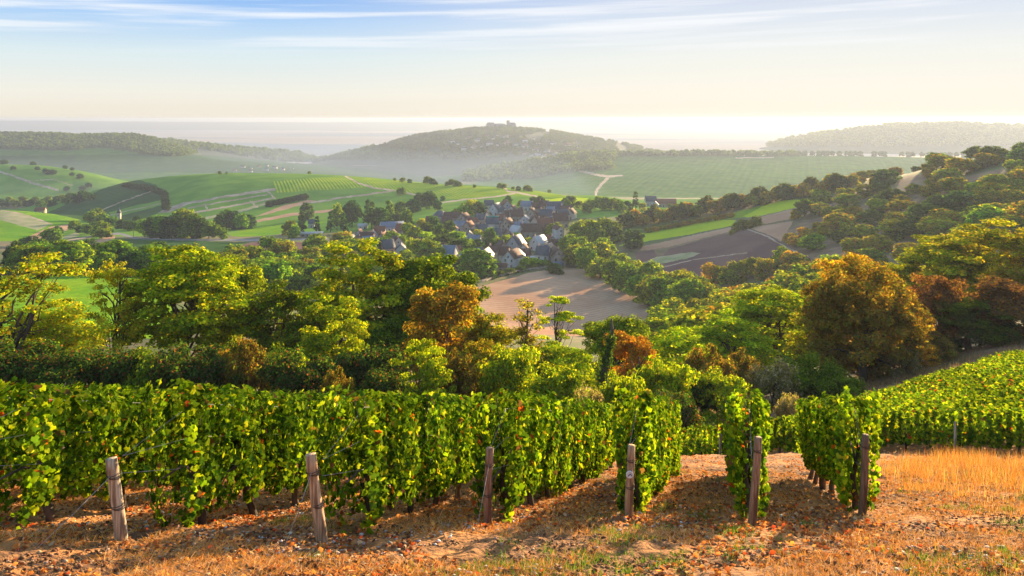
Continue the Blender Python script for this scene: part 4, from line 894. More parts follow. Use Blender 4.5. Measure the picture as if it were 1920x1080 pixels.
# understory along the foot of the belt
g2 = 'shrubs at the foot of the tree belt'
sh = [('bushd', 30, 640, 150, 54, 'dark shrub in the bottom left corner of the tree belt'), ('bushd', 120, 668, 130, 52, 'dark shrub below the glowing yellow tree'), ('bushd', 205, 650, 140, 55, 'dark shrub hiding the feet of the twin stemmed tree'),
      ('bush', 285, 660, 120, 54, 'green shrub below the left side of the widest tree'), ('bushd', 360, 648, 140, 55, 'dark blue green shrub under the widest tree'), ('bushr', 445, 640, 110, 56, 'olive brown shrub with yellow tips under the widest tree'),
      ('bushy', 520, 655, 100, 60, 'yellow lit shrub in the gap between the big left trees'), ('bushd', 560, 662, 120, 54, 'dark rounded shrub below the olive tree'), ('bushr', 632, 695, 70, 50, 'small straw coloured shrub peeping over the vines'),
      ('bushd', 690, 650, 120, 58, 'dark shrub below the tallest tree'), ('shoot', 788, 640, 120, 54, 'light green feathery shrub before the rusty tree'), ('bushd', 715, 690, 80, 50, 'low grey brown shrub just above the vines'),
      ('bushr', 870, 660, 110, 57, 'rusty shrub below the orange autumn tree'), ('bushy', 960, 655, 120, 56, 'yellow green shrub at the foot of the thin ivy tree'), ('bushy', 1050, 690, 130, 52, 'light green shrub just left of the leaning snag'),
      ('bushp', 1105, 730, 70, 46, 'straw coloured shrub at the foot of the leaning snag'), ('bushy', 1165, 705, 80, 49, 'green shrub between the two snags just above the vines'), ('bushy', 1240, 680, 110, 54, 'light green shrub right of the short stump'),
      ('bushd', 1295, 690, 90, 56, 'dark green shrub above the gap between the vine rows'), ('bushr', 1330, 655, 110, 62, 'dark brown thicket left of the cream flowered one'), ('bushy', 1345, 700, 100, 55, 'green shrub right above the fifth post'),
      ('bushp', 1450, 682, 110, 62, 'cream and pink flowered thicket of old mans beard'), ('bush', 1515, 668, 110, 64, 'blue green shrub right of the cream flowered thicket'), ('bushr', 1400, 660, 90, 66, 'brown shrub behind the cream flowered thicket'),
      ('bush', 1575, 705, 90, 62, 'low grey green bramble mound below the great hawthorn'), ('bushr', 1740, 622, 90, 78, 'dry weeds on the bank right of the great hawthorn'), ('bushp', 1700, 655, 60, 72, 'small pale dry shrub on the brown bank'),
      ('bushp', 1480, 742, 50, 47, 'small tuft of dead bramble on the brown bank'), ('bushd', 1840, 600, 150, 84, 'dark undergrowth below the yellow trees at right'), ('bushd', 1260, 735, 90, 47, 'shaded shrub between the fourth and fifth posts')]
for kd, px, pt, wd, Y, lb in sh: T(kd, 'shrub', 'shrub', lb, g2, px, pt, wd, Y, (1, 1, 1))

# ------------------------------------------------------------------ single-mesh trees of the middle distance
MIDS = []
def mid(kind, px, pbase, Y0, Y1, hgt, wd, label, group, name='tree', cat='tree', tint=(1, 1, 1), Y=None):
    Y = Y or findY(px, pbase, Y0, Y1); x, y, z = G(px, Y)
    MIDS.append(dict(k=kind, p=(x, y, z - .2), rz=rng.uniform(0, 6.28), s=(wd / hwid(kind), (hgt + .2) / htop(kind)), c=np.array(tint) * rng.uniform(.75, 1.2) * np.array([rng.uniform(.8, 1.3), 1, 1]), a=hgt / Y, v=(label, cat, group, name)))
def flush_mids(limits):
    """the largest ones in the picture become objects, the tiny rest one stuff mesh"""
    rest = []
    for cat, lim in limits.items():
        L0 = sorted([m for m in MIDS if m['v'][1] == cat], key=lambda m: -m['a']); rest += L0[lim:]
        for m in L0[:lim]:
            label, c_, group, name = m['v']; o = bpy.data.objects.new(name, merged(m['k'])); COL.objects.link(o); o.location = m['p']
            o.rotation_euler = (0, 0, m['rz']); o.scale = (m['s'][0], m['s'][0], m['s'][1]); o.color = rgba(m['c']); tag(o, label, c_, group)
    if rest:
        vs = []; fs = []; cs = []; n = 0
        for m in rest:
            v, f, c = PROTO[m['k']][2]; step = 2 if m['p'][1] < 1000 else 4; kf = f[::step]; nv = f.shape[1]
            vv = v[kf.ravel()]; cc = c[kf.ravel()]; cen = vv.reshape(-1, nv, 3).mean(1, keepdims=True); vv = ((vv.reshape(-1, nv, 3) - cen) * math.sqrt(step) + cen).reshape(-1, 3)
            ca, sa_ = math.cos(m['rz']), math.sin(m['rz']); vv = vv @ np.array([[ca, sa_, 0], [-sa_, ca, 0], [0, 0, 1]]) * np.array([m['s'][0], m['s'][0], m['s'][1]]) + np.array(m['p'])
            vs.append(vv); cs.append(cc * m['c']); fs.append(np.arange(len(vv)).reshape(-1, nv) + n); n += len(vv)
        o = obj('distant_trees', mesh_np('distant_trees', np.vstack(vs), [np.vstack(fs)], [M_['leaf']], col=np.vstack(cs))); tag(o, 'small distant trees dotted over the hills and hedges', 'trees', kind='stuff')
    print('middle trees', len(MIDS), 'merged', len(rest))
def pip(P, x, y):
    r = False
    for i in range(len(P)):
        x1, y1 = P[i]; x2, y2 = P[i - 1]
        if (y1 > y) != (y2 > y) and x < (x2 - x1) * (y - y1) / (y2 - y1) + x1: r = not r
    return r
def fill(P, Y0, Y1, n, kinds, hgt, wd, label, group, tint=(1, 1, 1), mind=5.0, name='tree', cat='tree', var=.25):
    """trees standing on the ground inside an area"""
    xs = [p[0] for p in P]; pts = []; tries = 0
    while len(pts) < n and tries < n * 60:
        tries += 1; px = random.uniform(min(xs), max(xs)); Y = math.exp(random.uniform(math.log(Y0), math.log(Y1))); x, y, z = G(px, Y); py = HZ - z / Y * F
        if not pip(P, px, py): continue
        if any((x - a) ** 2 + (y - b) ** 2 < mind ** 2 for a, b in pts): continue
        pts.append((x, y)); s = random.uniform(1 - var, 1 + var)
        mid(random.choice(kinds), px, 0, 0, 0, hgt * s, wd * s * random.uniform(.9, 1.15), label, group, name, cat, tint, Y=Y)
MG = ['mid0', 'mid1', 'mid2', 'mid3']; MO = ['mido0', 'mido1', 'mido2']; MD = ['midd0', 'midd1']
# wood behind the bright left vineyard
fill([(20, 505), (110, 492), (200, 488), (300, 505), (330, 560), (250, 540), (140, 530), (30, 520)], 320, 480, 40, MG + MD, 11, 11, 'rounded blue green tree in the wood behind the bright left vineyard', 'trees of the wood behind the bright left vineyard', (.9, 1.05, 1.0), 8)
fill([(300, 500), (430, 505), (500, 480), (660, 465), (700, 500), (760, 540), (600, 590), (480, 600), (440, 540), (330, 540)], 300, 560, 70, MG + MG + MO[:1], 10, 10.5, 'rounded green tree in the wooded hollow left of the village', 'trees in the hollow left of the village', (1.0, 1.1, 1.0), 8)
# canopy below the brown field and up the right slope
fill([(1215, 620), (1300, 600), (1480, 545), (1560, 520), (1600, 560), (1560, 640), (1400, 690), (1260, 700), (1180, 690)], 105, 290, 80, MG + ['mido0'], 8.5, 9.0, 'yellow green tree in the wooded dip between brown field and great hawthorn', 'trees in the dip below the brown field', (1.25, 1.2, .9), 5)
fill([(1290, 560), (1400, 555), (1520, 530), (1540, 545), (1400, 585), (1300, 600)], 230, 330, 16, MO, 5.5, 7.5, 'low orange tinged bush between the hedge and the wooded dip', 'orange tinged bushes above the dip', (1.5, 1.1, .9), 5, 'shrub', 'shrub')
# treeline down the right side of the brown field
for i, (px, py) in enumerate([(1075, 500), (1100, 512), (1125, 522), (1150, 535), (1175, 548), (1200, 560), (1222, 572), (1246, 585), (1270, 590), (1296, 588), (1130, 500), (1160, 512), (1190, 535), (1215, 548), (1240, 556), (1262, 566), (1285, 572), (1308, 580)]):
    mid(MG[i % 4], px, py, 300, 470, 12 + 2 * math.sin(i * 2.1), 11.5, 'green tree in the line bordering the right side of the brown field', 'trees bordering the right side of the brown field', tint=(1.1, 1.1, .95))
# big round clumps beside the village
for px, py, h_, w_ in [(1085, 458, 15, 14), (1110, 462, 17, 16), (1135, 455, 16, 15), (1150, 452, 13, 12), (1095, 450, 14, 13)]:
    mid(MG[px % 4], px, py, 400, 620, h_, w_, 'big round dark green tree in the clump right of the village', 'trees in the round clump right of the village', tint=(1.0, 1.05, .9))
mid('midd0', 1188, 466, 350, 600, 12, 12, 'lone round tree at the left end of the yellow green strip', None, tint=(1.1, 1, 1))
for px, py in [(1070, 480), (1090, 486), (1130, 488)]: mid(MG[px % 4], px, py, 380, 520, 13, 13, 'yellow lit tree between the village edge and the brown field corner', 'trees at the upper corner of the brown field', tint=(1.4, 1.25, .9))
# hedge between the fields and the dip
for i in range(17):
    t = i / 16; px = 1232 + 268 * t; py = 560 - 62 * t + 8 * math.sin(i * 1.7)
    mid(MG[i % 4] if i % 3 else MO[i % 3], px, py, 260, 420, 7.5 + 1.5 * math.sin(i * 2.3), 8, 'yellow topped tree in the hedge under the mauve ploughed field', 'trees in the hedge under the ploughed field', tint=(1.2, 1.0, .85))
for i in range(9): mid(MO[i % 3], 1480 + i * 14, 520 - i * 1.5 + 5 * math.sin(i * 3), 240, 420, 5.5, 7, 'olive bush at the right end of the field hedge', 'bushes at the right end of the field hedge', 'shrub', 'shrub')
# ridge treeline
for i in range(44):
    t = i / 43; px = 1168 + 430 * t; yb = np.interp(px, [1168, 1260, 1350, 1450, 1600], [425, 412, 396, 378, 350])
    mid((MD + MO)[i % 5], px, yb + 3 * math.sin(i * 1.9), 480, 690, 9.5 + 2.5 * math.sin(i * 1.3), 9, 'dark tree in the long treeline above the yellow green strips', 'trees of the long treeline above the strips', tint=(1.15, .95, .9))
for i in range(12): mid(MO[i % 3], 1215 + i * 14, 436 - i * 2.6, 430, 620, 3.2, 5.5, 'low hedge bush along the upper side of the yellow green strip', 'bushes along the upper side of the strip', 'shrub', 'shrub', tint=(1.3, 1.0, .9))
# scrubby slope at the right
fill([(1500, 400), (1560, 360), (1700, 318), (1830, 300), (2050, 290), (2050, 470), (1800, 490), (1640, 500), (1500, 470)], 235, 520, 105, MO + MO + MD + ['mid1'], 7.5, 11, 'hazy olive bush on the sunlit slope at the right', 'bushes on the sunlit slope at right', (1.15, 1.15, .85), 6.5, 'shrub', 'shrub', .35)
fill([(1600, 335), (1700, 312), (1920, 290), (2060, 285), (2060, 300), (1920, 306), (1700, 330), (1600, 352)], 380, 640, 24, MO + MD, 4.5, 8, 'small dark bush along the crest of the right slope', 'bushes along the crest of the right slope', (1.1, .9, .8), 6, 'shrub', 'shrub', .3)
for px, py, s in [(1915, 294, 9), (1655, 345, 9), (1640, 352, 7), (1535, 385, 8), (1330, 425, 0)]:
    if s: mid('mid2', px, py, 400, 620, s, s, 'taller tree standing out on the right ridge', 'taller trees on the right ridge', tint=(1.1, .95, .85))
for px, py, s in [(1392, 430, 6), (1405, 428, 5), (1418, 424, 6), (1380, 434, 5), (1492, 410, 5.5), (1372, 440, 3)]: mid('mido1', px, py, 350, 600, s, s * 1.1, 'orchard tree standing between the pale stubble strips', 'orchard trees between the strips')
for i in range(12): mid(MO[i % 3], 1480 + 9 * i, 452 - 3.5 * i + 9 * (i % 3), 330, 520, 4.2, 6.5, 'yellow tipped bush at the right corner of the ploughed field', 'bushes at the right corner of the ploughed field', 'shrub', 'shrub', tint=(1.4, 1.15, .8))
# trees by the valley road, left of the village
for px, py, h_ in [(272, 444, 14), (288, 445, 16), (303, 445, 17), (318, 446, 16), (335, 445, 20), (350, 445, 22), (364, 446, 18), (378, 446, 15), (392, 447, 13), (405, 447, 10), (412, 430, 13), (424, 430, 17), (438, 430, 16), (452, 431, 14), (468, 428, 12), (418, 448, 8)]:
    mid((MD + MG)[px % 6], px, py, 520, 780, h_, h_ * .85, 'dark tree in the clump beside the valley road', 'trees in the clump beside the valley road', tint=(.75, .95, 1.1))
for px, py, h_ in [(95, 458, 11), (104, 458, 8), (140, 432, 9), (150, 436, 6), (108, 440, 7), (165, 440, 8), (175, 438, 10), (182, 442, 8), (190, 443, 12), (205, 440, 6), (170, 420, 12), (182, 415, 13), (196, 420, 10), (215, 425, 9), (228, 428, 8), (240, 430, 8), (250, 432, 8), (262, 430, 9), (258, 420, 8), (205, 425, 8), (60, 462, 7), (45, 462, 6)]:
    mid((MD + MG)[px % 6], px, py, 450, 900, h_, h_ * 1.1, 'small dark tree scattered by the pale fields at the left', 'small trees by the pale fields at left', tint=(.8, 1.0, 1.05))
mid('mid1', 76 + 116, 448, 450, 700, 8, 12, 'spreading tree at the tip of the pale stubble strip', None)
# gardens and spinneys in and around the village
for kd, px, py, h_, w_ in [('cone', 566, 440, 18, 7), ('midd0', 575, 412, 16, 12), ('cone', 594, 438, 14, 5), ('cone', 620, 436, 17, 6), ('mid0', 632, 432, 22, 10), ('cone', 645, 440, 17, 6), ('midd1', 660, 425, 22, 17), ('cone', 690, 422, 22, 8), ('cone', 697, 430, 22, 8), ('midd0', 712, 425, 16, 12), ('column', 728, 420, 20, 6), ('column', 735, 422, 18, 5),
                           ('midd1', 745, 425, 12, 9), ('mid2', 763, 426, 14, 10), ('midd0', 790, 388, 14, 13), ('midd1', 805, 392, 17, 16), ('midd0', 775, 398, 12, 13), ('mid1', 750, 400, 11, 12), ('midd1', 820, 395, 9, 9), ('midd0', 830, 376, 5, 5), ('midd1', 632, 366, 1, 1), ('mid3', 543, 446, 13, 10), ('mid0', 552, 447, 10, 8)]:
    if h_ > 2: mid(kd, px, py, 480, 960, h_, w_, 'dark conifer or poplar above the west end of the village' if kd in ('cone', 'column') else 'broad dark tree above the west end of the village', 'conifers above the west end of the village' if kd in ('cone', 'column') else 'broad trees above the west end of the village', tint=(.85, 1.0, 1.05))
for px, py, h_, w_ in [(870, 408, 10, 12), (885, 405, 14, 14), (897, 404, 12, 12), (856, 412, 9, 10), (790, 440, 12, 9), (800, 452, 13, 10), (812, 446, 16, 9), (825, 455, 13, 9), (842, 452, 14, 9), (855, 462, 10, 12), (830, 470, 10, 12), (800, 466, 11, 12), (778, 460, 13, 10), (765, 450, 12, 9), (748, 466, 9, 10), (735, 462, 10, 9), (780, 486, 10, 8), (795, 492, 13, 14), (812, 492, 12, 12), (770, 484, 12, 5),
                       (858, 478, 9, 11), (873, 478, 10, 11), (890, 476, 9, 10), (918, 466, 13, 8), (928, 464, 8, 8), (950, 466, 9, 9), (898, 452, 8, 8), (920, 448, 8, 7), (970, 452, 6, 7), (1038, 445, 10, 11), (990, 462, 6, 8), (1012, 476, 4, 5), (925, 503, 5, 6), (985, 503, 6, 6), (1000, 500, 5, 8), (1020, 500, 4, 7), (860, 512, 8, 10), (895, 528, 14, 16), (880, 524, 9, 10), (912, 520, 8, 9),
                       (948, 388, 7, 6), (975, 388, 6, 5), (952, 385, 9, 8), (1000, 385, 8, 8), (1013, 384, 8, 9), (870, 392, 6, 6), (1060, 388, 8, 9), (1070, 386, 9, 9), (720, 470, 9, 9), (700, 474, 9, 9), (760, 500, 9, 9), (745, 508, 8, 12), (820, 505, 7, 8), (885, 445, 6, 6), (905, 440, 5, 6), (1040, 512, 5, 8)]:
    mid((MG + MD)[(px + py) % 6], px, py, 400, 900, h_, w_, 'garden tree among the village houses', 'garden trees in the village', tint=(1.05, 1.15, 1.0) if (px + py) % 3 else (1.5, 1.4, .9))
for px, py, h_ in [(1100, 394, 8), (1112, 393, 9), (1124, 394, 12), (1137, 394, 11), (1150, 393, 10), (1162, 394, 9), (1176, 394, 8), (1192, 393, 16), (1205, 396, 7), (1085, 392, 7), (1100, 400, 8), (1256, 392, 5), (1270, 395, 6), (1282, 394, 6), (1168, 398, 7)]:
    mid('cone' if px == 1192 else (MD + MG)[px % 6], px, py, 520, 850, h_, h_ * .95 if px != 1192 else 6, 'pointed conifer beside the brown roofed farm' if px == 1192 else 'dark tree in the line between village and farm', None if px == 1192 else 'trees between village and farm', tint=(1.0, 1.0, .95))
# crest and hedge trees of the broad hill
for px, py, h_ in [(755, 342, 6), (768, 343, 5), (802, 344, 9), (810, 345, 7), (817, 347, 5), (838, 348, 5), (848, 348, 8), (856, 349, 7), (862, 349, 5), (890, 352, 4), (938, 354, 7), (945, 354, 6), (962, 356, 4), (972, 357, 5), (988, 358, 7), (994, 359, 5), (1030, 361, 4), (740, 339, 4), (752, 366, 9), (412, 326, 4), (580, 326, 4), (425, 326, 3)]:
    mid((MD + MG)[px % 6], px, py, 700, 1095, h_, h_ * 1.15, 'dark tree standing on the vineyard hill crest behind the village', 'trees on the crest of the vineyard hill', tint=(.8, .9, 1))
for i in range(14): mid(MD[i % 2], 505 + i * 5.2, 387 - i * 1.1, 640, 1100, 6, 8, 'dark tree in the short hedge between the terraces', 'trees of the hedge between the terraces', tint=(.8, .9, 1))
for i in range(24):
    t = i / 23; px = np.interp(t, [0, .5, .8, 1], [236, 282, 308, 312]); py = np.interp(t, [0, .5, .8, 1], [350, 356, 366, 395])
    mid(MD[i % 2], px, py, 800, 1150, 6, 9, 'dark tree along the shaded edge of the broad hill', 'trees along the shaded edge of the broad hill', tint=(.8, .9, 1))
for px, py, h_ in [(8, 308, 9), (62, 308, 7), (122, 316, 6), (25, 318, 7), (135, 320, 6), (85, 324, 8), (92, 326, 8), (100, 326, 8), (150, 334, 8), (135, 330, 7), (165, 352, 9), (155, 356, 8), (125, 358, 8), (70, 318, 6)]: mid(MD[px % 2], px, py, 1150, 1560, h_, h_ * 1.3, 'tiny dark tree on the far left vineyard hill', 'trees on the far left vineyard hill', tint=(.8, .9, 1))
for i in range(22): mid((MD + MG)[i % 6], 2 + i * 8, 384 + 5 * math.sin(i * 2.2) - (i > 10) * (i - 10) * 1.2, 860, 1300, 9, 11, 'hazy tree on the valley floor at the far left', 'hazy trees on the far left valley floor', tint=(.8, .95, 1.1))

# ------------------------------------------------------------------ far woods: nobody could count them
def tile(protos, P, sz, tints):
    vs = []; fs = []; cs = []; n = 0
    for (x, y, z), s, t in zip(P, sz, tints):
        v, f, c = protos[int(rng.integers(len(protos)))]; a = rng.uniform(0, 6.28); ca, sa_ = math.cos(a), math.sin(a)
        w_ = v @ np.array([[ca, sa_, 0], [-sa_, ca, 0], [0, 0, 1]]) * s + np.array([x, y, z]); vs.append(w_); fs.append(f + n); cs.append(c * t); n += len(v)
    return np.vstack(vs), np.vstack(fs), np.vstack(cs)
FP = []
for i in range(4):
    v, f, c, _ = crown(ballblobs(4, .6, 1.0, 0, seed=80 + i), 16, 5, .2, .26, [(.10, .17, .02), (.13, .19, .025)], [.5, .5], quad=True, hollow=.5, cvar=.15); FP.append((v, f, c))
def wood(name, area, n, h_, label, tint=(1, 1, 1), accept=None, lay=None):
    px0, px1, Y0, Y1 = area; P = []; S = []; Tn = []; t = 0
    while len(P) < n and t < n * 20:
        t += 1; px = random.uniform(px0, px1); Y = random.uniform(Y0, Y1); x, y, z = G(px, Y); py = HZ - z / Y * F
        if accept and not accept(px, py, Y): continue
        s = h_ * random.uniform(.6, 1.3); P.append((x, y, z - .1 * s)); S.append(s); Tn.append(np.array(tint) * (1 + .35 * float(vnoise(px / 25., py / 8.))) * random.uniform(.92, 1.08))
    v, f, c = tile(FP, P, S, Tn); o = obj(name, mesh_np(name, v, [f], [M_['leaf']], col=c)); tag(o, label, 'wood', kind='stuff')
wood('woodland', (-60, 420, 2350, 2760), 2600, 11, 'dark wooded ridge of the far left hill', accept=lambda px, py, Y: py < 286 + 8 * math.sin(px / 40.) and px < 380)
wood('woodland', (560, 1260, 2750, 3420), 6500, 8.5, 'woods covering the sides of the town hill', (.8, .75, .7), accept=lambda px, py, Y: py < 300 and vnoise(px / 30., py / 14.) + vnoise(px / 9., py / 5.) * .6 > -.28)
wood('woodland', (870, 1150, 2050, 2500), 700, 13, 'dark wooded spur in front of the town hill', accept=lambda px, py, Y: py > 280 and (px - 870) * .25 + 300 < 372)
wood('woodland', (1050, 1500, 2330, 2420), 330, 14, 'belt of trees along the top of the far plateau')
wood('woodland', (1360, 2000, 3600, 4260), 1700, 20, 'wood covering the far right hill', (1.25, 1.0, .8), accept=lambda px, py, Y: py < 275)
wood('woodland', (290, 700, 3000, 3450), 800, 15, 'hazy woods behind the far left hill')
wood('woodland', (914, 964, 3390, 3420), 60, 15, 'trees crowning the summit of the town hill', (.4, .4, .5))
# road trees along the plateau
for i in range(34):
    px = 1490 + i * 10.5 + 3 * math.sin(i * 5.1)
    if i in (13, 17, 18, 22): continue
    mid('midd%d' % (i % 2), px, 0, 0, 0, 16, 15, 'hazy tree in the row along the far plateau road', 'row of trees along the far plateau road', Y=2395 + 6 * (i % 2))
# ------------------------------------------------------------------ village
def wallmat(name, c, c2): return noise_mat(name, c, c2, .6, rough=.9, bump=.01, bscale=6)
W = {'white': wallmat('white_render', (.48, .46, .44), (.58, .56, .53)), 'cream': wallmat('cream_render', (.46, .40, .31), (.55, .48, .38)), 'stone': wallmat('stone_wall', (.26, .21, .17), (.36, .30, .24)), 'grey': wallmat('grey_render', (.30, .30, .31), (.38, .38, .38)), 'pink': wallmat('pinkish_render', (.44, .30, .23), (.52, .37, .29))}
RF = {'slate': noise_mat('slate_roof', (.055, .06, .075), (.10, .11, .13), 2.5, rough=.55, bump=.02, bscale=9), 'brown': noise_mat('brown_tile_roof', (.085, .045, .035), (.14, .075, .055), 2.5, rough=.85, bump=.03, bscale=9), 'red': noise_mat('red_tile_roof', (.17, .065, .04), (.24, .10, .06), 2.5, rough=.85, bump=.03, bscale=9), 'pale': noise_mat('pale_sheet_roof', (.42, .42, .43), (.52, .52, .52), 1.5, rough=.35), 'blue': noise_mat('blue_grey_roof', (.13, .16, .22), (.2, .24, .3), 2.5, rough=.4)}
GL = noise_mat('window_glass', (.03, .035, .045), (.06, .07, .08), .5, rough=.15); DR = noise_mat('door_paint', (.10, .07, .05), (.16, .11, .08), 1, rough=.6); TEAL = noise_mat('teal_ridge', (.03, .22, .2), (.04, .28, .24), 1)
HN = {}
def house(px, pb, wpx, dep, wallh, pitch, o, wall, roof, label, yaw=0, chim=1, Y=None, group=None, name='house', cat='house', hip=False, win=True, lean=0):
    """o='g' gable toward the camera, 'e' eaves toward the camera"""
    Y = Y or findY(px, pb, 380, 1000); x, y, z = G(px, Y); wd = wpx / F * Y
    rz = R(yaw) - math.atan2(x, y) * .8
    root = empty(name, (x, y, z), rz); tag(root, label, cat, group or 'houses of the village')
    # local frame: front face at y=-D/2, ridge along local x for 'e', along y for 'g'
    if o == 'e': Lx, Dy = wd, dep
    else: Lx, Dy = dep, wd
    rh = Dy / 2 * math.tan(R(pitch)); a, b_ = Lx / 2, Dy / 2
    rot = 0 if o == 'e' else math.pi / 2
    def fix(v):
        v = np.asarray(v, float)
        if rot: v = np.stack([-v[:, 1], v[:, 0], v[:, 2]], -1)
        return v
    hi = a * .55 if hip else a
    B = Bag(); base = -1.5
    v = [(-a, -b_, base), (a, -b_, base), (a, b_, base), (-a, b_, base), (-a, -b_, wallh), (a, -b_, wallh), (a, b_, wallh), (-a, b_, wallh), (-a, 0, wallh + rh), (a, 0, wallh + rh)]
    q = [(0, 1, 5, 4), (2, 3, 7, 6), (1, 2, 6, 5), (3, 0, 4, 7)]; t = [] if hip else [(5, 6, 9), (7, 4, 8)]
    B.add(fix(v), q, t); obj('wall', B.mesh('wall', [W[wall]], col=False), root)
    B = Bag(); oh = .35; th = .22; e = a + oh; er = (a - b_ * .8) if hip else e; s = rh / b_; zo = wallh - s * oh
    for sg in (-1, 1):
        p = [(-e, sg * (b_ + oh), zo), (e, sg * (b_ + oh), zo), (er, 0, wallh + rh), (-er, 0, wallh + rh)]
        p2 = [(X, Y_, Z_ + th) for X, Y_, Z_ in p]; B.add(fix(p + p2), [(0, 1, 2, 3), (4, 5, 6, 7), (0, 1, 5, 4), (1, 2, 6, 5), (3, 0, 4, 7)])
    if hip:
        for sg in (-1, 1):
            p = [(sg * e, -(b_ + oh), zo), (sg * e, b_ + oh, zo), (sg * er, 0, wallh + rh)]; p2 = [(X, Y_, Z_ + th) for X, Y_, Z_ in p]; B.add(fix(p + p2), [(0, 1, 4, 3)], [(0, 1, 2), (3, 4, 5)])
    rf = obj('roof', B.mesh('roof', [RF[roof]], col=False), root)
    for k in range(chim):
        B = Bag(); cx = (-1, 1)[k % 2] * (er * .78 if hip else a * .82); B.box(-.45, .45, -.3, .3, -.8, 1.25); B.box(-.5, .5, -.35, .35, 1.25, 1.4); vv = np.vstack(B.v) + np.array([cx, 0, wallh + rh]); B.v = [fix(vv)]; B.q = [np.vstack(B.q)]
        obj('chimney', B.mesh('chimney', [W['pink']], col=False), rf)
    if win:
        fy = -b_ if o == 'e' else None
        n = max(1, int(Lx // 3.2)) if o == 'e' else max(1, int(Dy // 3.4)); half = wd / 2; fr = -(dep / 2)
        for lev in range(max(1, int(wallh // 2.6))):
            for i in range(n):
                u = (i + .5) / n * wd - half + (.2 if lev else 0); zz = 1.0 + 2.7 * lev
                B = Bag()
                if lev == 0 and i == n // 2:
                    B.box(u - .5, u + .5, fr - .06, fr + .05, -.1, 2.1); obj('door', B.mesh('door', [DR], col=False), root)
                else:
                    B.box(u - .45, u + .45, fr - .05, fr + .05, zz, zz + 1.25); obj('window', B.mesh('window', [GL], col=False), root)
        if o == 'g' and wd > 7: B = Bag(); B.box(-.4, .4, fr - .05, fr + .05, wallh + .2, wallh + 1.2); obj('window', B.mesh('window', [GL], col=False), root)
    return root, wallh, rh
h = house
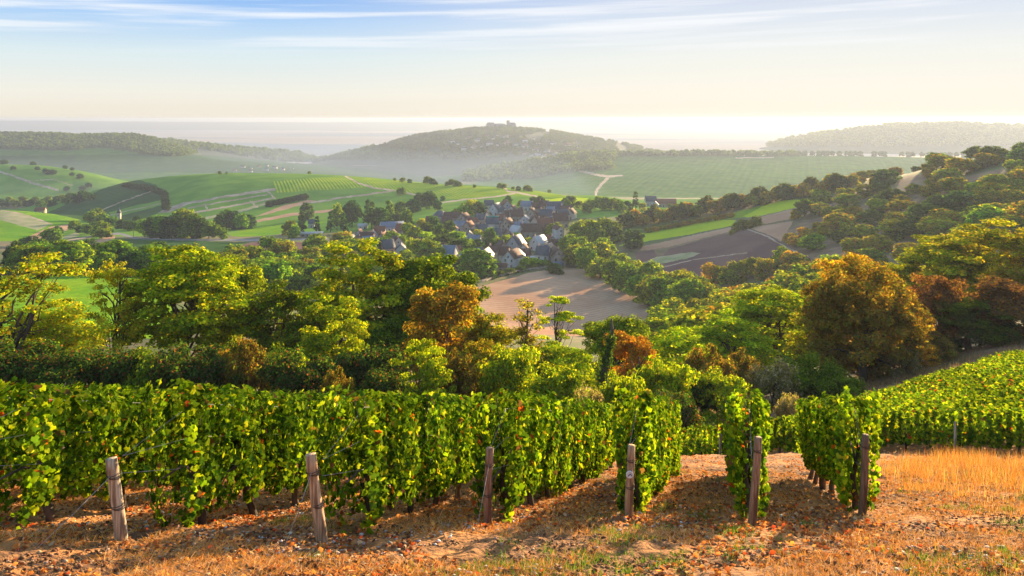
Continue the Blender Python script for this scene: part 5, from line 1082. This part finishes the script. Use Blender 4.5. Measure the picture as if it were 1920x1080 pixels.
H_ = [
 (917, 392, 17, 9, 4, 42, 'e', 'cream', 'slate', 'slate roofed house with a tan chimney at the top left of the village', 5, 1),
 (930, 402, 21, 12, 4.5, 48, 'g', 'white', 'slate', 'large white gabled house at the upper left of the village', -25, 0),
 (944, 405, 15, 10, 4, 45, 'g', 'white', 'slate', 'white gable half hidden behind the large upper left white house', 20, 1),
 (961, 400, 13, 9, 4, 45, 'g', 'white', 'brown', 'small white gable right of the large upper white houses', -20, 0),
 (988, 394, 21, 9, 4, 42, 'e', 'white', 'blue', 'blue slate roofed house on the top edge of the village', -10, 1),
 (1007, 398, 20, 9, 4.5, 42, 'e', 'stone', 'brown', 'brown roofed house in the middle of the top edge', 10, 1),
 (978, 404, 14, 8, 4, 42, 'g', 'cream', 'brown', 'pale walled house below the blue slate roof on the top edge', 15, 0),
 (1040, 401, 30, 12, 5, 42, 'e', 'stone', 'slate', 'largest dark slate roof at the top right of the village', 12, 1),
 (1020, 393, 18, 9, 4, 42, 'e', 'stone', 'brown', 'dark roofed house just left of the largest slate roof', 0, 1),
 (1062, 404, 22, 10, 4, 40, 'e', 'stone', 'brown', 'hazy brown house at the upper right corner of the village', -8, 1),
 (968, 414, 24, 10, 4.5, 44, 'e', 'stone', 'brown', 'wide dark brown roof in the upper centre of the village', 14, 1),
 (998, 412, 24, 10, 4.5, 44, 'g', 'stone', 'brown', 'brown gabled house in the upper centre of the village', -15, 1),
 (1024, 414, 24, 10, 4.5, 44, 'e', 'stone', 'slate', 'dark slate house below the largest slate roof', -12, 1),
 (1050, 424, 26, 12, 5, 42, 'e', 'stone', 'brown', 'brown house above the tall white end wall', 10, 1),
 (923, 430, 23, 10, 5, 44, 'e', 'white', 'slate', 'dark house with a teal ridge left of the village centre', 4, 0),
 (930, 438, 15, 6, 2.6, 25, 'e', 'white', 'pale', 'low pale walled lean-to below the teal ridged house', 4, 0),
 (952, 433, 20, 11, 5.5, 46, 'g', 'stone', 'brown', 'brown stone gable in the village centre', -18, 1),
 (968, 446, 20, 9, 4.5, 44, 'e', 'cream', 'pale', 'house with a bright tilted roof plane in the village centre', -40, 0),
 (996, 444, 40, 11, 4.5, 42, 'e', 'stone', 'brown', 'long dark brown roofed house across the village centre', -4, 1),
 (1000, 430, 14, 9, 6.5, 52, 'g', 'cream', 'brown', 'pale steep gable above the long brown roof', 10, 0),
 (1022, 434, 27, 11, 5, 43, 'e', 'stone', 'red', 'reddish roofed house right of the pale steep gable', 6, 1),
 (1046, 450, 13, 12, 8, 40, 'g', 'white', 'brown', 'tall narrow white end wall at the right side of the village', 18, 0),
 (862, 432, 26, 8, 4, 40, 'e', 'grey', 'blue', 'long blue grey house at the left of the dense part', -5, 0),
 (879, 438, 14, 10, 6, 50, 'g', 'pink', 'red', 'orange pink gable above the small bright white gable', -22, 1),
 (880, 453, 15, 10, 4.5, 46, 'g', 'white', 'slate', 'small bright white gable among trees left of centre', 0, 0),
 (905, 441, 20, 9, 4, 42, 'e', 'white', 'slate', 'dark roofed white walled house between the two gables', -6, 1),
 (846, 416, 26, 10, 4, 40, 'e', 'stone', 'brown', 'brown roofed house at the upper left of the dense part', 8, 1),
 (825, 413, 28, 11, 4, 38, 'e', 'stone', 'slate', 'hipped slate roof standing apart at the upper left', 0, 0),
 (1010, 468, 22, 10, 5, 48, 'g', 'white', 'pale', 'white house with a dazzling sunlit roof near the lower right', -38, 1),
 (968, 470, 27, 10, 4.5, 50, 'g', 'grey', 'slate', 'dark steep roofed house left of the dazzling roof', -30, 1),
 (982, 478, 17, 9, 4, 48, 'g', 'white', 'brown', 'white gable under the dark steep roof near the front', -5, 0),
 (986, 488, 17, 8, 4, 35, 'e', 'pink', 'brown', 'pinkish house below the front white gable', 5, 0),
 (911, 499, 22, 12, 6, 48, 'g', 'grey', 'slate', 'blue grey gable at the front left of the lower village', -14, 0),
 (927, 487, 21, 9, 5.5, 30, 'e', 'cream', 'brown', 'open fronted pale barn behind the blue grey front gable', -20, 1),
 (898, 487, 15, 8, 3.5, 42, 'e', 'white', 'slate', 'small dark roofed house behind the front left gable', 10, 0),
 (941, 477, 17, 10, 5, 46, 'g', 'stone', 'brown', 'brown gable behind the open fronted barn', 15, 1),
 (961, 500, 26, 11, 5.5, 46, 'g', 'white', 'brown', 'brown gabled front house with a bright verge', -26, 1),
 (1019, 495, 24, 10, 6, 40, 'e', 'white', 'slate', 'white walled dark roofed house in the lower right corner', -12, 1),
 (1044, 497, 27, 13, 6.5, 40, 'g', 'stone', 'brown', 'big brown gable at the lower right corner beside the trees', 10, 1),
 (1004, 492, 18, 6, 2.6, 18, 'e', 'cream', 'pale', 'low pale roofed shed between the front houses', -5, 0),
 (840, 491, 30, 11, 4.5, 42, 'e', 'grey', 'blue', 'broad blue slate house standing apart at the lower left', -18, 0),
 (867, 494, 18, 9, 4, 38, 'e', 'grey', 'blue', 'smaller blue slate house with a hipped roof beside the broad one', 6, 0),
 (940, 508, 22, 7, 2.8, 22, 'e', 'pink', 'brown', 'low pinkish outbuilding at the front edge above the brown field', -6, 0),
 (735, 438, 42, 16, 6, 22, 'e', 'white', 'blue', 'large white barn with a slate roof at the west end', 10, 0),
 (756, 443, 26, 10, 5, 42, 'e', 'stone', 'red', 'dark red roofed house right of the large white barn', -8, 1),
 (680, 429, 17, 6, 3, 25, 'e', 'white', 'pale', 'small white shed among the western conifers', 0, 0),
 (688, 458, 26, 10, 4, 42, 'e', 'pink', 'brown', 'pinkish brown roofed house at the western end', -10, 2),
 (672, 460, 16, 8, 4, 42, 'g', 'cream', 'brown', 'small cream gable touching the pinkish western house', 15, 1),
 (718, 460, 20, 10, 5, 46, 'g', 'stone', 'red', 'reddish gable below the large white barn', -12, 1),
 (752, 478, 20, 10, 4, 42, 'g', 'white', 'slate', 'lone white gable with one dark window amid western trees', 0, 0),
 (712, 467, 12, 7, 3.5, 42, 'g', 'white', 'brown', 'tiny pale gable below the reddish western gable', 10, 0),
 (655, 458, 12, 10, 4, 44, 'g', 'white', 'slate', 'narrow white sloping gable furthest west', -30, 0),
 (773, 453, 14, 7, 3.5, 40, 'e', 'cream', 'brown', 'small cream house half hidden by a yellow tree', 6, 0),
 (760, 496, 28, 9, 3, 30, 'e', 'grey', 'blue', 'long low blue grey house behind the tallest near tree', -8, 0),
 (585, 444, 40, 7, 3, 12, 'e', 'grey', 'pale', 'long low pale shed beside the valley road', 0, 0),
 (584, 426, 11, 7, 4, 42, 'e', 'grey', 'slate', 'small blue grey house between the roadside conifers', 0, 0),
 (562, 440, 12, 8, 4, 40, 'g', 'white', 'slate', 'small pale house left of the roadside conifers', 0, 0),
 (471, 422, 13, 7, 3, 38, 'e', 'grey', 'blue', 'small blue roofed shed at the edge of the green field', 0, 0),
 (355, 444, 11, 8, 4, 45, 'g', 'white', 'slate', 'small white gable hidden in the dark roadside clump', -20, 0),
 (1244, 388, 46, 10, 4, 38, 'e', 'stone', 'red', 'long red brown roofed farm building on the ridge at right', 0, 0),
 (1220, 386, 20, 10, 5, 42, 'e', 'grey', 'slate', 'grey slate farmhouse left of the long farm roof', 6, 1),
 (1229, 391, 12, 8, 3.5, 45, 'g', 'white', 'slate', 'small white gable in front of the grey farmhouse', 0, 0),
 (76, 400, 17, 9, 3.5, 35, 'e', 'pink', 'red', 'long red roofed building in the far left valley', -10, 0),
]
_rr = random.Random(77)
_more = [(1032, 440), (1035, 424), (1012, 424), (984, 424), (938, 421), (950, 447), (930, 454), (958, 458), (975, 436), (1030, 458), (1040, 474), (1028, 480), (948, 488), (972, 492), (885, 424), (870, 420), (902, 420), (914, 410), (890, 462), (850, 440), (838, 428), (820, 432), (808, 424), (700, 448), (712, 446), (735, 452), (726, 474), (742, 468), (690, 470), (674, 450), (782, 470), (805, 478), (822, 482), (780, 440), (856, 486), (884, 492), (1055, 412), (1070, 410), (1032, 405), (948, 396), (954, 412)]
for _i, (px, pb) in enumerate(_more):
    _ro = ['brown', 'slate', 'brown', 'blue', 'red'][_i % 5]; _wa = ['stone', 'cream', 'grey', 'pink', 'white'][(_i * 3) % 5]
    H_.append((px, pb, _rr.uniform(15, 24), _rr.uniform(8, 11), _rr.uniform(3.2, 4.8), _rr.uniform(38, 46), 'eg'[_i % 2], _wa, _ro, '%s %s house with %s roof %s' % (['stone walled', 'cream', 'grey', 'pinkish', 'white'][(_i * 3) % 5], ['long', 'gabled'][_i % 2], {'brown': 'brown tile', 'slate': 'dark slate', 'blue': 'blue grey', 'red': 'red tile'}[_ro], 'squeezed in the dense right half' if px > 880 else 'among gardens in the left half'), _rr.uniform(-25, 25), _i % 2))
for a in H_:
    px, pb, wp, dep, wh, pi, o, wa, ro, lb, yaw, ch = a
    Yr = None
    if lb.startswith('long red roofed'): Yr = findY(px, pb, 850, 1200)
    if 'hipped' in lb: rt = house(px, pb, wp, dep, wh, pi, o, wa, ro, lb, yaw, ch, hip=True)
    else: rt = house(px, pb, wp, dep, wh, pi, o, wa, ro, lb, yaw, ch, Y=Yr)
    if 'teal ridge' in lb:
        b = Bag(); wd = wp / F * rt[0].location.y; b.box(-wd / 2 - .4, wd / 2 + .4, -.7, .7, rt[1] + rt[2] - .35, rt[1] + rt[2] + .5); obj('ridge_cap', b.mesh('ridge_cap', [TEAL], col=False), rt[0])
    if 'big brown gable' in lb:
        b = Bag(); b.box(-3.5, 1.5, -dep / 2 - 3.2, -dep / 2 - .1, -.5, 2.2); b.tube([(-3.6, -dep / 2 - 1.7, 2.2), (1.6, -dep / 2 - 1.7, 2.5)], 1.2, 8); obj('tarpaulin', b.mesh('tarpaulin', [RF['blue']], col=False), rt[0])
# stone tower by the far road
def tower():
    Y = findY(223, 414, 700, 900); x, y, z = G(223, Y); root = empty('church_tower', (x, y, z)); tag(root, 'small pale stone tower with a pointed top in the left valley', 'tower')
    b = Bag(); b.box(-1.6, 1.6, -1.6, 1.6, -1, 8); obj('wall', b.mesh('wall', [W['cream']], col=False), root)
    b = Bag(); b.add([(-1.8, -1.8, 8), (1.8, -1.8, 8), (1.8, 1.8, 8), (-1.8, 1.8, 8), (0, 0, 14)], [(3, 2, 1, 0)], [(0, 1, 4), (1, 2, 4), (2, 3, 4), (3, 0, 4)]); obj('spire', b.mesh('spire', [RF['slate']], col=False), root)
    b = Bag(); b.box(-.4, .4, -1.66, -1.55, 5, 6.6); obj('window', b.mesh('window', [GL], col=False), root)
tower()
# utility poles and garden walls
def pole(px, pb, Y, hh, lb):
    Y = Y or findY(px, pb, 350, 700); x, y, z = G(px, Y); root = empty('utility_pole', (x, y, z)); tag(root, lb, 'pole', 'utility poles of the left valley'); b = Bag(); b.tube([(0, 0, -.5), (0, 0, hh)], [.22, .15], 7); obj('pole_shaft', b.mesh('pole_shaft', [M_['post']], col=True), root); b = Bag(); b.box(-.9, .9, -.07, .07, hh - .6, hh - .42); obj('crossarm', b.mesh('crossarm', [M_['post']], col=True), root)
pole(60, 467, None, 9, 'pale pole standing beside the pale stubble strip at left'); pole(250, 445, None, 9, 'thin pole beside the bend of the valley road')
# village wall along the brown field
def wall():
    pts = [(880, 536), (930, 521), (980, 509), (1030, 502), (1062, 499)]; b = Bag(); P = []
    for px, py in pts: Y = findY(px, py, 350, 520); P.append(np.array(G(px, Y)))
    for a, c in zip(P[:-1], P[1:]):
        d = c - a; d[2] = 0; d /= np.linalg.norm(d); n = np.array([-d[1], d[0], 0]) * .25; up = np.array([0, 0, 1.3]); dn = np.array([0, 0, -1.])
        b.add([a - n + dn, c - n + dn, c + n + dn, a + n + dn, a - n + up, c - n + up, c + n + up, a + n + up], [(0, 3, 2, 1), (4, 5, 6, 7), (0, 1, 5, 4), (1, 2, 6, 5), (2, 3, 7, 6), (3, 0, 4, 7)])
    o = obj('garden_wall', b.mesh('garden_wall', [W['stone']], col=False)); tag(o, 'low dark stone wall between the village and the brown field', 'wall')
wall()
for i in range(26):
    t = i / 25; px = 905 + 165 * t; py = np.interp(px, [880, 930, 980, 1030, 1072], [533, 519, 507, 500, 497]) 
    mid(['midd0', 'midd1', 'mid1'][i % 3], px, py, 360, 520, 2.6, 4.5, 'low dark shrub in the hedge above the brown field', 'shrubs of the hedge above the brown field', 'shrub', 'shrub')
# hilltop town: church tower and houses at the far distance
def far_house_proto(roof, wall_, w_, d_, hh):
    b = Bag(); b.box(-w_ / 2, w_ / 2, -d_ / 2, d_ / 2, -3, hh); v = np.vstack(b.v); q = np.vstack(b.q); nv = len(v)
    rv = np.array([(-w_ / 2 - .4, -d_ / 2 - .5, hh - .2), (w_ / 2 + .4, -d_ / 2 - .5, hh - .2), (w_ / 2 + .4, d_ / 2 + .5, hh - .2), (-w_ / 2 - .4, d_ / 2 + .5, hh - .2), (-w_ / 2 - .4, 0, hh + d_ * .42), (w_ / 2 + .4, 0, hh + d_ * .42)])
    rq = np.array([(0, 1, 5, 4), (2, 3, 4, 5)]) + nv; rt = np.array([(1, 2, 5), (3, 0, 4)]) + nv
    return mesh_np('distant_house', np.vstack([v, rv]), [q, rq, rt], [W[wall_], RF[roof]], mi=[0, 1, 1])
FH = [far_house_proto('brown', 'white', 16, 10, 7), far_house_proto('slate', 'cream', 13, 10, 8), far_house_proto('red', 'cream', 18, 11, 6), far_house_proto('slate', 'white', 12, 9, 6)]
def far_town():
    spots = []
    for px, py in [(880, 262), (895, 266), (910, 258), (925, 262), (935, 256), (948, 260), (962, 254), (975, 259), (985, 266), (1000, 262), (1010, 270), (1022, 266), (1036, 272), (1050, 268), (1064, 275), (860, 272), (848, 268), (870, 282), (888, 278), (902, 276), (918, 272), (932, 274), (950, 271), (968, 273), (984, 277), (1080, 278)]: spots.append((px, py, 2750, 3390))
    for px, py in [(985, 290), (996, 293), (1008, 291), (1020, 295), (1030, 297), (1042, 296), (1052, 293), (1012, 299), (1034, 302), (1060, 297), (1004, 284), (1026, 287), (1040, 288), (1072, 290), (1088, 289), (1105, 290), (1125, 289), (1145, 288)]: spots.append((px, py, 2200, 2900))
    for px, py in [(455, 315), (470, 318), (485, 314), (500, 320), (515, 316), (530, 319), (440, 321), (548, 317), (470, 323), (500, 312)]: spots.append((px, py, 1900, 3000))
    for i, (px, py, a, b) in enumerate(spots):
        Y = findY(px, py, a, b); x, y, z = G(px, Y); o = obj('distant_house', FH[i % 4], None, (x, y, z)); o.rotation_euler = (0, 0, random.uniform(-.7, .7)); s = random.uniform(.9, 1.5) * (.55 if i >= 44 else 1); o.scale = (s, s, s * .8)
        tag(o, ('tiny hazy house on the slope of the far town hill' if i < 26 else 'tiny pale house at the foot of the far town hill' if i < 44 else 'tiny hazy house in the misty valley beyond the broad hill'), 'house', ('houses on the far town hill', 'houses at the foot of the far town hill', 'houses in the far misty valley')[0 if i < 26 else 1 if i < 44 else 2])
    # summit skyline
    Y = 3400
    for px, w_, top, lb in [(920, 36, 230.5, 'wide dark building at the left end of the summit skyline'), (937, 44, 232.5, 'low middle building of the summit skyline'), (960, 34, 230.5, 'dark building at the right end of the summit skyline')]:
        x, y, z = G(px, Y); zt = -(top - HZ) / F * Y; root = empty('summit_building', (x, y, z)); tag(root, lb, 'building', 'buildings on the summit of the town hill')
        b = Bag(); b.box(-w_ / 2, w_ / 2, -12, 12, -6, zt - z - 4); obj('wall', b.mesh('wall', [W['stone']], col=False), root)
        b = Bag(); hz_ = zt - z - 4; b.add([(-w_ / 2, -13, hz_), (w_ / 2, -13, hz_), (w_ / 2, 13, hz_), (-w_ / 2, 13, hz_), (-w_ / 2 + 6, 0, hz_ + 6), (w_ / 2 - 6, 0, hz_ + 6)], [(0, 1, 5, 4), (2, 3, 4, 5)], [(1, 2, 5), (3, 0, 4)]); obj('roof', b.mesh('roof', [RF['slate']], col=False), root)
    x, y, z = G(953, Y); zt = -(227 - HZ) / F * Y; root = empty('summit_tower', (x, y, z)); tag(root, 'round stone tower rising above the summit of the far town hill', 'tower')
    b = Bag(); b.tube([(0, 0, -5), (0, 0, zt - z)], [7.5, 7.2], 16); obj('wall', b.mesh('wall', [W['stone']], col=False), root); b = Bag(); b.tube([(0, 0, zt - z), (0, 0, zt - z + 3)], [8.2, 7.8], 16); obj('parapet', b.mesh('parapet', [W['stone']], col=False), root)
far_town()
flush_mids({'tree': 258, 'shrub': 262})
print('objects', len(bpy.data.objects))
